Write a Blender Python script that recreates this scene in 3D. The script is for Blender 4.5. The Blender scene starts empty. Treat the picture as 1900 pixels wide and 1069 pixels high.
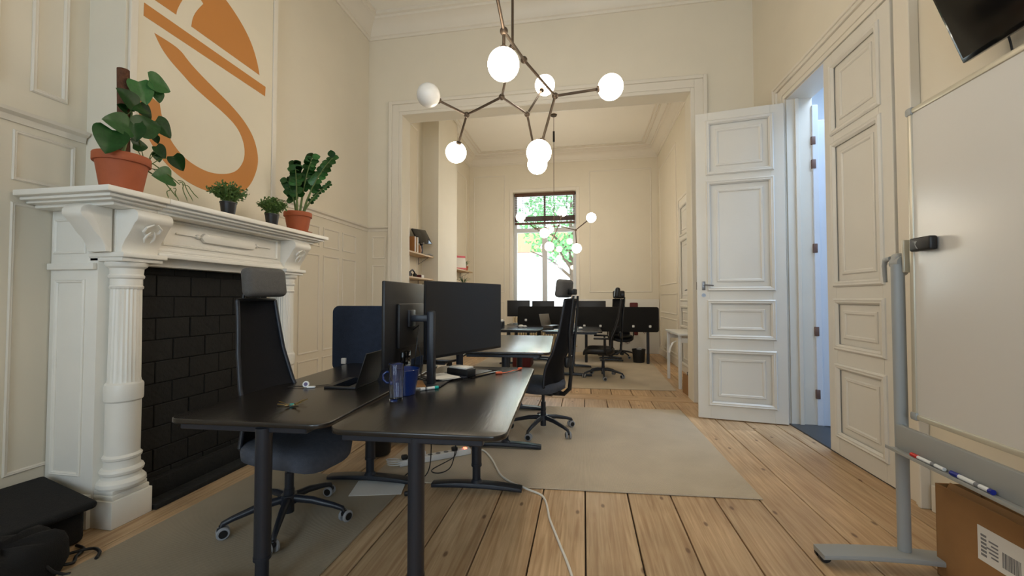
import bpy, bmesh, math, random
from mathutils import Vector, Matrix
random.seed(7)
PI = math.pi
SC = bpy.context.scene
COL = SC.collection

# ------------------------------------------------------------------ camera, sky, light
cam_d = bpy.data.cameras.new('camera'); cam = bpy.data.objects.new('camera', cam_d); COL.objects.link(cam)
cam_d.sensor_width = 36; cam_d.lens = 760 / 1900 * 36; cam_d.clip_start = 0.05; cam_d.clip_end = 300
cam.location = (0, 0, 1.38)
cam.rotation_euler = (math.radians(90 + 1.522), 0, math.radians(9.926))
SC.camera = cam
SC.view_settings.view_transform = 'Standard'; SC.view_settings.look = 'None'
SC.view_settings.gamma = 1; SC.view_settings.use_curve_mapping = False
SC.view_settings.exposure = 1.0
W = bpy.data.worlds.new('sky'); SC.world = W; W.use_nodes = True
bg = W.node_tree.nodes['Background']; bg.inputs[0].default_value = (0.70, 0.86, 1.0, 1); bg.inputs[1].default_value = 4.2
GLOBE_EMIT = 15.0
HALL_POWER = 60

def area(name, loc, rot, sx, sy, power=None, col=(1, 1, 1)):
    l = bpy.data.lights.new(name, 'AREA'); l.shape = 'RECTANGLE'; l.size = sx; l.size_y = sy
    o = bpy.data.objects.new(name, l); COL.objects.link(o); o.location = loc; o.rotation_euler = rot
    if power is None: l.cycles.is_portal = True
    else: l.energy = power; l.color = col
    return o
area('window_portal', (-1.03, 11.15, 2.65), (-PI/2, 0, 0), 1.7, 3.3)
area('window_portal', (-1.9, -3.05, 2.4), (PI/2, 0, 0), 1.4, 3.2)
area('window_portal', (0.9, -3.05, 2.4), (PI/2, 0, 0), 1.4, 3.2)
area('hall_daylight_fill', (3.3, 4.4, 4.6), (0, 0, 0), 1.2, 2.0, HALL_POWER, (0.55, 0.74, 1.0))  # unseen area lamp added below the solid hall ceiling, stands in for cool daylight

# ------------------------------------------------------------------ helpers
def lin(c):
    f = lambda v: v / 12.92 if v <= 0.04045 else ((v + 0.055) / 1.055) ** 2.4
    return tuple(f(v / 255.0) for v in c) + (1,)

def mat(name, rgb, rough=0.5, metal=0.0, var=0.0, scale=8.0, bump=0.0, bscale=60.0, stretch=None, rand=0.0, spec=0.5, coat=0.0):
    m = bpy.data.materials.new(name); m.use_nodes = True
    nt = m.node_tree; n = nt.nodes; b = n['Principled BSDF']
    c = lin(rgb); b.inputs['Base Color'].default_value = c
    b.inputs['Roughness'].default_value = rough; b.inputs['Metallic'].default_value = metal
    b.inputs['Specular IOR Level'].default_value = spec; b.inputs['Coat Weight'].default_value = coat
    tc = n.new('ShaderNodeTexCoord'); mp = n.new('ShaderNodeMapping'); nt.links.new(tc.outputs['Object'], mp.inputs[0])
    if stretch: mp.inputs['Scale'].default_value = stretch
    if var or rand:
        nz = n.new('ShaderNodeTexNoise'); nz.inputs['Scale'].default_value = scale; nz.inputs['Detail'].default_value = 5
        nt.links.new(mp.outputs[0], nz.inputs['Vector'])
        r = n.new('ShaderNodeMapRange'); r.inputs['From Min'].default_value = .25; r.inputs['From Max'].default_value = .75
        r.inputs['To Min'].default_value = 1 - var; r.inputs['To Max'].default_value = 1 + var
        nt.links.new(nz.outputs[0], r.inputs['Value'])
        fac = r.outputs[0]
        if rand:
            oi = n.new('ShaderNodeObjectInfo'); r2 = n.new('ShaderNodeMapRange')
            r2.inputs['To Min'].default_value = 1 - rand; r2.inputs['To Max'].default_value = 1 + rand
            nt.links.new(oi.outputs['Random'], r2.inputs['Value'])
            mu = n.new('ShaderNodeMath'); mu.operation = 'MULTIPLY'; nt.links.new(fac, mu.inputs[0]); nt.links.new(r2.outputs[0], mu.inputs[1]); fac = mu.outputs[0]
        vm = n.new('ShaderNodeVectorMath'); vm.operation = 'SCALE'; vm.inputs[0].default_value = c[:3]
        nt.links.new(fac, vm.inputs['Scale']); nt.links.new(vm.outputs[0], b.inputs['Base Color'])
    if bump:
        nb = n.new('ShaderNodeTexNoise'); nb.inputs['Scale'].default_value = bscale; nb.inputs['Detail'].default_value = 4
        nt.links.new(mp.outputs[0], nb.inputs['Vector'])
        bp = n.new('ShaderNodeBump'); bp.inputs['Strength'].default_value = bump; bp.inputs['Distance'].default_value = 0.01
        nt.links.new(nb.outputs[0], bp.inputs['Height']); nt.links.new(bp.outputs[0], b.inputs['Normal'])
    return m

def emit(name, rgb, strength):
    m = bpy.data.materials.new(name); m.use_nodes = True; b = m.node_tree.nodes['Principled BSDF']
    b.inputs['Base Color'].default_value = (.8, .8, .8, 1)
    b.inputs['Emission Color'].default_value = rgb + (1,); b.inputs['Emission Strength'].default_value = strength
    return m

def wood_plank():
    m = bpy.data.materials.new('pine_planks'); m.use_nodes = True; nt = m.node_tree; n = nt.nodes; L = nt.links.new
    b = n['Principled BSDF']; b.inputs['Roughness'].default_value = .42
    tc = n.new('ShaderNodeTexCoord'); oi = n.new('ShaderNodeObjectInfo')
    cb = n.new('ShaderNodeCombineXYZ'); mu = n.new('ShaderNodeMath'); mu.operation = 'MULTIPLY'; mu.inputs[1].default_value = 57
    L(oi.outputs['Random'], mu.inputs[0]); L(mu.outputs[0], cb.inputs[0]); L(mu.outputs[0], cb.inputs[1])
    ad = n.new('ShaderNodeVectorMath'); ad.operation = 'ADD'; L(tc.outputs['Object'], ad.inputs[0]); L(cb.outputs[0], ad.inputs[1])
    # knots warp the grain
    mpk = n.new('ShaderNodeMapping'); mpk.inputs['Scale'].default_value = (2.6, 1.2, 1); L(ad.outputs[0], mpk.inputs[0])
    vo = n.new('ShaderNodeTexVoronoi'); vo.inputs['Scale'].default_value = 1.3; vo.voronoi_dimensions = '2D'; L(mpk.outputs[0], vo.inputs['Vector'])
    kn = n.new('ShaderNodeMapRange'); kn.interpolation_type = 'SMOOTHSTEP'; kn.inputs['From Min'].default_value = .02; kn.inputs['From Max'].default_value = .055
    kn.inputs['To Min'].default_value = 1; kn.inputs['To Max'].default_value = 0; L(vo.outputs['Distance'], kn.inputs['Value'])
    mpg = n.new('ShaderNodeMapping'); mpg.inputs['Scale'].default_value = (34, 1.6, 1); L(ad.outputs[0], mpg.inputs[0])
    gz = n.new('ShaderNodeTexNoise'); gz.inputs['Scale'].default_value = 1; gz.inputs['Detail'].default_value = 6; gz.inputs['Distortion'].default_value = 1.2; L(mpg.outputs[0], gz.inputs['Vector'])
    cr = n.new('ShaderNodeValToRGB'); e = cr.color_ramp.elements
    e[0].position = .3; e[0].color = lin((174, 138, 100)); e[1].position = .72; e[1].color = lin((214, 184, 144))
    L(gz.outputs[0], cr.inputs[0])
    bz = n.new('ShaderNodeTexNoise'); bz.inputs['Scale'].default_value = 2.2; bz.inputs['Detail'].default_value = 3; L(ad.outputs[0], bz.inputs['Vector'])
    br = n.new('ShaderNodeMapRange'); br.inputs['From Min'].default_value = .3; br.inputs['From Max'].default_value = .7; br.inputs['To Min'].default_value = .84; br.inputs['To Max'].default_value = 1.1; L(bz.outputs[0], br.inputs['Value'])
    rr = n.new('ShaderNodeMapRange'); rr.inputs['To Min'].default_value = .88; rr.inputs['To Max'].default_value = 1.1; L(oi.outputs['Random'], rr.inputs['Value'])
    m1 = n.new('ShaderNodeMath'); m1.operation = 'MULTIPLY'; L(br.outputs[0], m1.inputs[0]); L(rr.outputs[0], m1.inputs[1])
    sc = n.new('ShaderNodeVectorMath'); sc.operation = 'SCALE'; L(cr.outputs[0], sc.inputs[0]); L(m1.outputs[0], sc.inputs['Scale'])
    mx = n.new('ShaderNodeMix'); mx.data_type = 'RGBA'; mx.inputs['B'].default_value = lin((92, 58, 34)); L(sc.outputs[0], mx.inputs['A'])
    mk = n.new('ShaderNodeMath'); mk.operation = 'MULTIPLY'; mk.inputs[1].default_value = .75; L(kn.outputs[0], mk.inputs[0]); L(mk.outputs[0], mx.inputs['Factor'])
    L(mx.outputs['Result'], b.inputs['Base Color'])
    bp = n.new('ShaderNodeBump'); bp.inputs['Strength'].default_value = .25; bp.inputs['Distance'].default_value = .004; L(gz.outputs[0], bp.inputs['Height']); L(bp.outputs[0], b.inputs['Normal'])
    return m

def rug_mat(name, rgb, ang=0.0):
    m = mat(name, rgb, .95, spec=.15); nt = m.node_tree; n = nt.nodes; b = n['Principled BSDF']; L = nt.links.new
    tc = n['Texture Coordinate']; mp = n['Mapping']; mp.inputs['Rotation'].default_value = (0, 0, ang)
    w = n.new('ShaderNodeTexWave'); w.inputs['Scale'].default_value = 42; w.inputs['Distortion'].default_value = .6; w.inputs['Detail'].default_value = 2; w.inputs['Detail Scale'].default_value = 3
    L(mp.outputs[0], w.inputs['Vector'])
    nz = n.new('ShaderNodeTexNoise'); nz.inputs['Scale'].default_value = 3; nz.inputs['Detail'].default_value = 6; L(tc.outputs['Object'], nz.inputs['Vector'])
    r = n.new('ShaderNodeMapRange'); r.inputs['To Min'].default_value = .86; r.inputs['To Max'].default_value = 1.06; L(w.outputs[0], r.inputs['Value'])
    r2 = n.new('ShaderNodeMapRange'); r2.inputs['From Min'].default_value = .3; r2.inputs['From Max'].default_value = .7; r2.inputs['To Min'].default_value = .93; r2.inputs['To Max'].default_value = 1.05; L(nz.outputs[0], r2.inputs['Value'])
    mu = n.new('ShaderNodeMath'); mu.operation = 'MULTIPLY'; L(r.outputs[0], mu.inputs[0]); L(r2.outputs[0], mu.inputs[1])
    sc = n.new('ShaderNodeVectorMath'); sc.operation = 'SCALE'; sc.inputs[0].default_value = lin(rgb)[:3]; L(mu.outputs[0], sc.inputs['Scale']); L(sc.outputs[0], b.inputs['Base Color'])
    bp = n.new('ShaderNodeBump'); bp.inputs['Strength'].default_value = .5; bp.inputs['Distance'].default_value = .004; L(w.outputs[0], bp.inputs['Height']); L(bp.outputs[0], b.inputs['Normal'])
    return m

def pane_mat(name, tint=(1, 1, 1), refl=.08):
    m = bpy.data.materials.new(name); m.use_nodes = True; nt = m.node_tree; n = nt.nodes; L = nt.links.new
    n.remove(n['Principled BSDF']); out = n['Material Output']
    t = n.new('ShaderNodeBsdfTransparent'); t.inputs[0].default_value = tint + (1,)
    g = n.new('ShaderNodeBsdfGlossy'); g.inputs['Roughness'].default_value = .03
    fr = n.new('ShaderNodeFresnel'); fr.inputs[0].default_value = 1.45
    mx = n.new('ShaderNodeMixShader'); L(fr.outputs[0], mx.inputs[0]); L(t.outputs[0], mx.inputs[1]); L(g.outputs[0], mx.inputs[2]); L(mx.outputs[0], out.inputs[0])
    return m

class G:
    """collects shapes in one bmesh"""
    def __init__(s): s.b = bmesh.new(); s.m = 0
    def _fin(s, geom_faces):
        for f in geom_faces: f.material_index = s.m
    def _add(s, tmp, mtx=None):
        me = bpy.data.meshes.new('t'); 
        for f in tmp.faces: f.material_index = s.m
        if mtx is not None: bmesh.ops.transform(tmp, matrix=mtx, verts=tmp.verts)
        tmp.to_mesh(me); tmp.free(); s.b.from_mesh(me); bpy.data.meshes.remove(me); return s
    def box(s, c, d, bev=0.0, seg=2, rot=None, mtx=None):
        t = bmesh.new(); bmesh.ops.create_cube(t, size=1)
        bmesh.ops.scale(t, vec=d, verts=t.verts)
        if bev: bmesh.ops.bevel(t, geom=list(t.edges), offset=bev, segments=seg, affect='EDGES', profile=.5)
        M = Matrix.Translation(c)
        if rot: M = M @ Matrix.Rotation(rot[2], 4, 'Z') @ Matrix.Rotation(rot[1], 4, 'Y') @ Matrix.Rotation(rot[0], 4, 'X')
        return s._add(t, M if mtx is None else mtx @ M)
    def span(s, a, b, bev=0.0, seg=2):
        c = [(a[i] + b[i]) / 2 for i in range(3)]; d = [abs(b[i] - a[i]) for i in range(3)]
        return s.box(c, d, bev, seg)
    def tube(s, p0, p1, r0, r1=None, n=14, caps=True):
        return s.path([p0, p1], [r0, r0 if r1 is None else r1], n, caps)
    def path(s, pts, r, n=10, caps=True, flat=None):
        pts = [Vector(p) for p in pts]; k = len(pts)
        if not isinstance(r, (list, tuple)): r = [r] * k
        t = bmesh.new(); rings = []; up = None
        for i, p in enumerate(pts):
            d = (pts[min(i + 1, k - 1)] - pts[max(i - 1, 0)]).normalized()
            if up is None:
                up = Vector((0, 0, 1)) if abs(d.z) < .9 else Vector((1, 0, 0))
            side = d.cross(up).normalized(); up = side.cross(d).normalized()
            fl = flat or 1.0
            rings.append([t.verts.new(p + side * math.cos(2 * PI * j / n) * r[i] + up * math.sin(2 * PI * j / n) * r[i] * fl) for j in range(n)])
        for i in range(k - 1):
            for j in range(n):
                t.faces.new((rings[i][j], rings[i][(j + 1) % n], rings[i + 1][(j + 1) % n], rings[i + 1][j]))
        if caps: t.faces.new(rings[0][::-1]); t.faces.new(rings[-1])
        bmesh.ops.recalc_face_normals(t, faces=t.faces)
        return s._add(t)
    def lathe(s, prof, c=(0, 0, 0), n=32, flute=None, mtx=None):
        t = bmesh.new(); rings = []
        for (r, z) in prof:
            ring = []
            for j in range(n):
                a = 2 * PI * j / n; rr = r
                if flute and flute[0] < z < flute[1] and j % 2: rr = r - flute[2]
                ring.append(t.verts.new((c[0] + rr * math.cos(a), c[1] + rr * math.sin(a), c[2] + z)))
            rings.append(ring)
        for i in range(len(prof) - 1):
            for j in range(n): t.faces.new((rings[i][j], rings[i][(j + 1) % n], rings[i + 1][(j + 1) % n], rings[i + 1][j]))
        if prof[0][0] > 1e-5: t.faces.new(rings[0][::-1])
        if prof[-1][0] > 1e-5: t.faces.new(rings[-1])
        bmesh.ops.remove_doubles(t, verts=t.verts, dist=1e-6)
        bmesh.ops.recalc_face_normals(t, faces=t.faces)
        return s._add(t, mtx)
    def sphere(s, c, r, u=24, v=14, sc=(1, 1, 1)):
        t = bmesh.new(); bmesh.ops.create_uvsphere(t, u_segments=u, v_segments=v, radius=r)
        return s._add(t, Matrix.Translation(c) @ Matrix.Diagonal(Vector(sc + (1,))))
    def prism(s, pts, axis, lo, hi, bev=0.0, seg=2, mtx=None):
        """pts: polygon in the plane perpendicular to axis (for x: (y,z); y: (x,z); z: (x,y))"""
        t = bmesh.new()
        def P(a, b, h): return {'x': (h, a, b), 'y': (a, h, b), 'z': (a, b, h)}[axis]
        lo_v = [t.verts.new(P(a, b, lo)) for a, b in pts]; hi_v = [t.verts.new(P(a, b, hi)) for a, b in pts]
        k = len(pts)
        t.faces.new(lo_v[::-1]); t.faces.new(hi_v)
        for i in range(k): t.faces.new((lo_v[i], lo_v[(i + 1) % k], hi_v[(i + 1) % k], hi_v[i]))
        bmesh.ops.recalc_face_normals(t, faces=t.faces)
        if bev:
            es = [e for e in t.edges if (e.verts[0] in lo_v) == (e.verts[1] in lo_v)]
            bmesh.ops.bevel(t, geom=es, offset=bev, segments=seg, affect='EDGES', profile=.5)
        return s._add(t, mtx)
    def grid(s, fn, nu, nv, close_u=False, thick=0.0):
        t = bmesh.new(); V = [[t.verts.new(fn(i / (nu if close_u else nu - 1), j / (nv - 1))) for i in range(nu)] for j in range(nv)]
        for j in range(nv - 1):
            for i in range(nu if close_u else nu - 1):
                t.faces.new((V[j][i], V[j][(i + 1) % nu], V[j + 1][(i + 1) % nu], V[j + 1][i]))
        if thick:
            bmesh.ops.solidify(t, geom=list(t.faces), thickness=thick)
        bmesh.ops.recalc_face_normals(t, faces=t.faces)
        return s._add(t)
    def build(s, name, mats, parent=None, smooth=30, loc=None, rot=None, mtx=None):
        me = bpy.data.meshes.new(name)
        if mtx is not None: bmesh.ops.transform(s.b, matrix=mtx, verts=s.b.verts)
        if parent is None and loc is None and not s.__dict__.get('keep'):
            vs = [v.co for v in s.b.verts]
            c = Vector(((min(v.x for v in vs) + max(v.x for v in vs)) / 2, (min(v.y for v in vs) + max(v.y for v in vs)) / 2, min(v.z for v in vs)))
            bmesh.ops.translate(s.b, vec=-c, verts=s.b.verts); loc = c
        s.b.to_mesh(me); s.b.free()
        if not isinstance(mats, (list, tuple)): mats = [mats]
        for m in mats: me.materials.append(m)
        if smooth is not None and len(me.polygons):
            me.shade_smooth(); me.set_sharp_from_angle(angle=math.radians(smooth))
        o = bpy.data.objects.new(name, me); COL.objects.link(o)
        if parent is not None: o.parent = parent
        if loc is not None: o.location = loc
        if rot is not None: o.rotation_euler = rot
        return o

def tag(o, label, cat, group=None, kind=None):
    o['label'] = label; o['category'] = cat
    if group: o['group'] = group
    if kind: o['kind'] = kind
    return o
def thing(name, label, cat, loc=(0, 0, 0), rz=0.0, group=None):
    o = bpy.data.objects.new(name, None); COL.objects.link(o); o.location = loc; o.rotation_euler = (0, 0, rz); o.empty_display_size = .1
    return tag(o, label, cat, group)
def root_s(name):
    o = bpy.data.objects.new(name, None); COL.objects.link(o); o['kind'] = 'structure'; return o
def struct(name, g, m, parent=None, smooth=30):
    if parent is None: g.keep = True
    o = g.build(name, m, parent, smooth)
    if parent is None: o['kind'] = 'structure'
    return o
def copy_tree(o, parent=None):
    c = o.copy(); COL.objects.link(c); c.parent = parent
    for ch in list(o.children): copy_tree(ch, c)
    return c
def inst(me_obj, name, parent, loc, rot=(0, 0, 0), scale=(1, 1, 1)):
    o = bpy.data.objects.new(name, me_obj.data); COL.objects.link(o); o.parent = parent; o.location = loc; o.rotation_euler = rot; o.scale = scale
    return o
def rrect(x0, y0, x1, y1, r, n=6):
    p = []
    for cx, cy, a0 in ((x1 - r, y1 - r, 0), (x0 + r, y1 - r, 90), (x0 + r, y0 + r, 180), (x1 - r, y0 + r, 270)):
        for i in range(n + 1):
            a = math.radians(a0 + 90 * i / n); p.append((cx + r * math.cos(a), cy + r * math.sin(a)))
    return p

# ------------------------------------------------------------------ materials
M = {}
M['wall'] = mat('wall_paint', (226, 218, 200), .75, var=.02, scale=2.5, bump=.06, bscale=25)
M['wall_side'] = M['wall']
M['trim'] = mat('trim_paint', (226, 219, 205), .45, var=.015, scale=3, bump=.04, bscale=30)
M['ceil'] = mat('ceiling_paint', (238, 234, 224), .85, var=.01, scale=2)
M['mantel'] = mat('mantel_white_paint', (238, 234, 224), .35, var=.02, scale=6, bump=.05, bscale=40)
M['door'] = mat('door_paint', (222, 218, 208), .38, var=.015, scale=4, bump=.03)
M['sub'] = mat('subfloor_gap', (40, 30, 22), .9)
M['plank'] = wood_plank()
M['rug'] = rug_mat('beige_flatweave', (202, 188, 166))
M['rug2'] = rug_mat('grey_flatweave', (164, 152, 132), 1.2)
M['blackbrick'] = mat('black_painted_brick', (19, 18, 15), .85, var=.3, scale=14, bump=.5, bscale=40, rand=.25)
M['mortar'] = mat('black_mortar', (15, 14, 12), .9, bump=.4)
M['art'] = mat('art_panel_white', (226, 217, 196), .6, var=.01)
M['ochre'] = mat('ochre_vinyl', (196, 130, 62), .55, var=.02, scale=3)
M['terra'] = mat('terracotta', (166, 86, 50), .7, var=.1, scale=9, bump=.1)
M['soil'] = mat('soil', (48, 34, 24), .95, var=.3, scale=60, bump=.8)
M['leaf'] = mat('leaf_green', (44, 92, 40), .35, var=.2, scale=9, rand=.25)
M['leaf2'] = mat('grassy_green', (74, 104, 44), .5, var=.25, scale=20)
M['stem'] = mat('stem_green', (90, 110, 52), .5)
M['coir'] = mat('coir_pole', (92, 58, 38), .95, var=.3, scale=40, bump=.9, bscale=90)
M['blackpot'] = mat('black_plastic_pot', (26, 27, 30), .4)
M['desk'] = mat('black_stained_ash', (24, 22, 21), .27, var=.35, scale=6, stretch=(14, 1.2, 1), bump=.06, bscale=7, spec=.8)
M['steel'] = mat('black_powdercoat', (33, 37, 46), .38, bump=.05, bscale=200)
M['black'] = mat('black_plastic', (20, 20, 22), .45)
M['gloss'] = mat('black_gloss', (10, 10, 11), .08)
M['screen'] = mat('monitor_screen', (22, 23, 25), .3)
M['mesh'] = mat('black_chair_mesh', (24, 24, 30), .7, var=.2, scale=90, bump=.4, bscale=300)
M['seat'] = mat('dark_grey_fabric', (76, 80, 90), .9, var=.15, scale=40, bump=.4, bscale=260)
M['head'] = mat('grey_fabric', (92, 90, 88), .9, var=.1, scale=60, bump=.4, bscale=260)
M['navy'] = mat('navy_felt', (32, 42, 60), .95, var=.15, scale=30, bump=.5, bscale=200)
M['felt'] = mat('black_felt', (20, 20, 21), .95, var=.15, scale=30, bump=.5, bscale=200)
M['caster'] = mat('caster_tread_grey', (150, 152, 156), .5)
M['brass'] = mat('dark_bronze', (84, 72, 60), .5, metal=.7)
M['steelgrey'] = mat('bare_steel', (130, 130, 132), .35, metal=.9)
M['opal'] = mat('opal_glass_unlit', (222, 222, 220), .25)
M['lit'] = emit('opal_glass_lit', (1.0, .86, .68), GLOBE_EMIT)
M['grey'] = mat('light_grey_aluminium', (150, 152, 150), .4, var=.02)
M['board'] = mat('whiteboard_enamel', (216, 215, 212), .27)
M['frame'] = mat('pale_aluminium_frame', (196, 190, 172), .35, metal=.3)
M['card'] = mat('cardboard', (150, 110, 66), .8, var=.06, scale=12, bump=.1)
M['paper'] = mat('white_paper', (226, 224, 218), .7)
M['ink'] = mat('grey_print', (120, 120, 122), .7)
M['white'] = mat('white_plastic', (224, 224, 222), .35)
M['blue'] = mat('blue_glaze', (20, 44, 104), .15, coat=.3)
M['teal'] = mat('teal_plastic', (20, 160, 150), .35)
M['orange'] = mat('orange_strap', (226, 104, 66), .6)
M['red'] = mat('red_plastic', (200, 40, 30), .4)
M['redlamp'] = emit('red_switch_glow', (1, .08, .03), 3)
M['bluecap'] = mat('blue_cap', (28, 40, 130), .35)
M['gold'] = mat('brass_keys', (176, 148, 84), .3, metal=.9)
M['slate'] = mat('dark_slate', (52, 56, 62), .35, var=.15, scale=5)
M['hallwhite'] = mat('hall_white_paint', (216, 222, 232), .5)
M['hinge'] = mat('brown_hinge', (110, 84, 74), .5)
M['blind'] = mat('walnut_blind', (92, 62, 44), .5, var=.1, scale=20)
M['winframe'] = mat('white_window_frame', (206, 210, 214), .4)
M['pine'] = mat('pale_pine_shelf', (206, 176, 136), .55, var=.08, scale=10, stretch=(1, 8, 1))
M['wood2'] = mat('amber_wood', (150, 100, 50), .5, var=.15)
M['radiator'] = mat('cream_radiator', (206, 190, 160), .5)
M['maroon'] = mat('maroon_red', (96, 30, 28), .6)
M['pink'] = mat('pink_print', (214, 110, 120), .6)
M['pane'] = pane_mat('window_glass')
M['bark'] = mat('tree_bark', (84, 66, 50), .9, bump=.6)
M['tree'] = mat('tree_leaf', (96, 150, 84), .6, var=.3, scale=3)
M['lawn'] = mat('pale_paving', (200, 200, 190), .9, var=.1)
M['facade'] = mat('white_facade', (232, 228, 220), .8)
M['brown'] = mat('brown_shutter', (140, 100, 70), .7)
M['clearglass'] = None; M['shut'] = mat('pale_shutter', (206, 196, 184), .7)
def glass_mat():
    m = bpy.data.materials.new('drinking_glass'); m.use_nodes = True; b = m.node_tree.nodes['Principled BSDF']
    b.inputs['Base Color'].default_value = (.95, .97, 1, 1); b.inputs['Roughness'].default_value = .02
    b.inputs['Transmission Weight'].default_value = 1; b.inputs['IOR'].default_value = 1.45
    return m
M['clearglass'] = glass_mat()

# ------------------------------------------------------------------ room shell
XL, XR, YB, YW, YW2, ZC = -3.3, 2.24, -3.0, 5.85, 6.10, 5.72
XL2, XR2, YF, ZC2 = -3.1, 1.88, 10.9, 5.28

# floor
floor = root_s('floor')
struct('subfloor', G().span((XL - .2, YB - .2, -.06), (XR + .1, YF + .2, -.028)), M['sub'], floor)
def plank_mesh(w, l, name='plank'):
    return G().box((0, 0, -.014), (w, l, .028), .0025, 1)
bw = .2945; gap = .009
pm = {}
def plank(x, y0, y1, w=bw - gap, across=False):
    key = (round(w, 3), round(y1 - y0, 2), across)
    if key not in pm:
        o = plank_mesh(w, y1 - y0).build('plank', M['plank'], floor, None); pm[key] = o
    else: o = inst(pm[key], 'plank', floor, (0, 0, 0))
    o.location = (x, (y0 + y1) / 2, random.uniform(-.0012, 0))
    if across: o.rotation_euler = (0, 0, PI / 2)
    return o
x = .004 - 12 * bw
k = 0
while x < XR + .1:
    x0, x1 = max(x, XL), min(x + bw, XR)
    if x1 - x0 > .03:
        cuts = [YB, (.9 if k % 3 == 0 else -.8 if k % 3 == 1 else 4.7 if k % 2 else 3.8), 5.80]
        for a, b_ in zip(cuts[:-1], cuts[1:]): plank((x0 + x1) / 2, a + gap / 2, b_ - gap / 2, x1 - x0 - gap)
    x += bw; k += 1
for a, b_ in ((-3.3, -.45), (-.45, XR)):
    o = plank((a + b_) / 2, 5.80 - 5.95 + 0, 0, .29, True) if False else None
    o = plank_mesh(.29, b_ - a - gap).build('plank', M['plank'], floor, None); o.location = ((a + b_) / 2, 5.95, .001); o.rotation_euler = (0, 0, PI / 2)
x = .10 - 12 * bw
k = 0
while x < XR2 + .1:
    x0, x1 = max(x, XL2), min(x + bw, XR2)
    if x1 - x0 > .03:
        cuts = [6.10, (7.9 if k % 2 else 9.1), YF]
        for a, b_ in zip(cuts[:-1], cuts[1:]): plank((x0 + x1) / 2, a + gap / 2, b_ - gap / 2, x1 - x0 - gap)
    x += bw; k += 1

# ceilings with cornice mouldings
struct('ceiling', G().span((XL - .2, YB - .2, ZC), (XR + .2, YW, ZC + .15)), M['ceil'])
struct('ceiling', G().span((XL2 - .2, YW2, ZC2), (XR2 + .2, YF + .2, ZC2 + .15)), M['ceil'])
def cornice(name, x0, x1, y0, y1, zt, prof):
    """ring along a rectangular ceiling; prof = (offset from wall, drop below ceiling)"""
    g = G(); t = bmesh.new(); rings = []
    for off, dz in prof:
        rings.append([t.verts.new(p + (zt - dz,)) for p in ((x0 + off, y0 + off), (x1 - off, y0 + off), (x1 - off, y1 - off), (x0 + off, y1 - off))])
    for i in range(len(prof) - 1):
        for j in range(4): t.faces.new((rings[i][j], rings[i][(j + 1) % 4], rings[i + 1][(j + 1) % 4], rings[i + 1][j]))
    bmesh.ops.recalc_face_normals(t, faces=t.faces); g._add(t)
    return struct(name, g, M['trim'], None, 25)
prof = [(0, .30), (.02, .30), (.03, .27), (.05, .26), (.06, .22), (.10, .15), (.17, .10), (.20, .09), (.21, .06), (.24, .05), (.24, .0)]
cornice('trim_1', XL, XR, YB, YW, ZC, [(o * 1.0, d) for o, d in prof])
cornice('trim_2', XL2, XR2, YW2, YF, ZC2, [(o * .9, d * .85) for o, d in prof])
def ceiling_band(name, x0, x1, y0, y1, zt, off):
    g = G(); w = .035
    X0, X1, Y0, Y1 = x0 + off, x1 - off, y0 + off, y1 - off
    g.span((X0, Y0, zt - .022), (X1, Y0 + w, zt), .006, 1); g.span((X0, Y1 - w, zt - .022), (X1, Y1, zt), .006, 1)
    g.span((X0, Y0 + w, zt - .022), (X0 + w, Y1 - w, zt), .006, 1); g.span((X1 - w, Y0 + w, zt - .022), (X1, Y1 - w, zt), .006, 1)
    struct(name, g, M['trim'])
ceiling_band('trim_3', XL, XR, YB, YW, ZC, .45); ceiling_band('trim_4', XL2, XR2, YW2, YF, ZC2, .34); ceiling_band('trim_5', XL2, XR2, YW2, YF, ZC2, .42)

# a moulding frame lying on a wall. plane 'x' at p (facing +/-): rect in (y,z); plane 'y': rect in (x,z)
def moulding(parent, axis, p, sgn, a0, b0, a1, b1, w=.03, d=.014, name='panel_moulding', m=None):
    g = G()
    prf = [(0, 0), (0, d * .55), (w * .25, d), (w * .5, d * .8), (w * .7, d * .9), (w, d * .25), (w, 0)]
    t = bmesh.new(); rings = []
    for off, h in prf:
        pts = ((a0 + off, b0 + off), (a1 - off, b0 + off), (a1 - off, b1 - off), (a0 + off, b1 - off))
        rings.append([t.verts.new((p + sgn * h, a, b) if axis == 'x' else (a, p + sgn * h, b)) for a, b in pts])
    for i in range(len(prf) - 1):
        for j in range(4): t.faces.new((rings[i][j], rings[i][(j + 1) % 4], rings[i + 1][(j + 1) % 4], rings[i + 1][j]))
    bmesh.ops.recalc_face_normals(t, faces=t.faces); g._add(t)
    return g.build(name, m or M['trim'], parent, 25)
def rail(parent, pts, z, name='chair_rail'):
    """pts: list of (a,b) box spans in xy"""
    g = G()
    for (x0, y0, x1, y1) in pts:
        g.span((x0, y0, z - .05), (x1, y1, z - .02), .006, 1)
    return g

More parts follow.
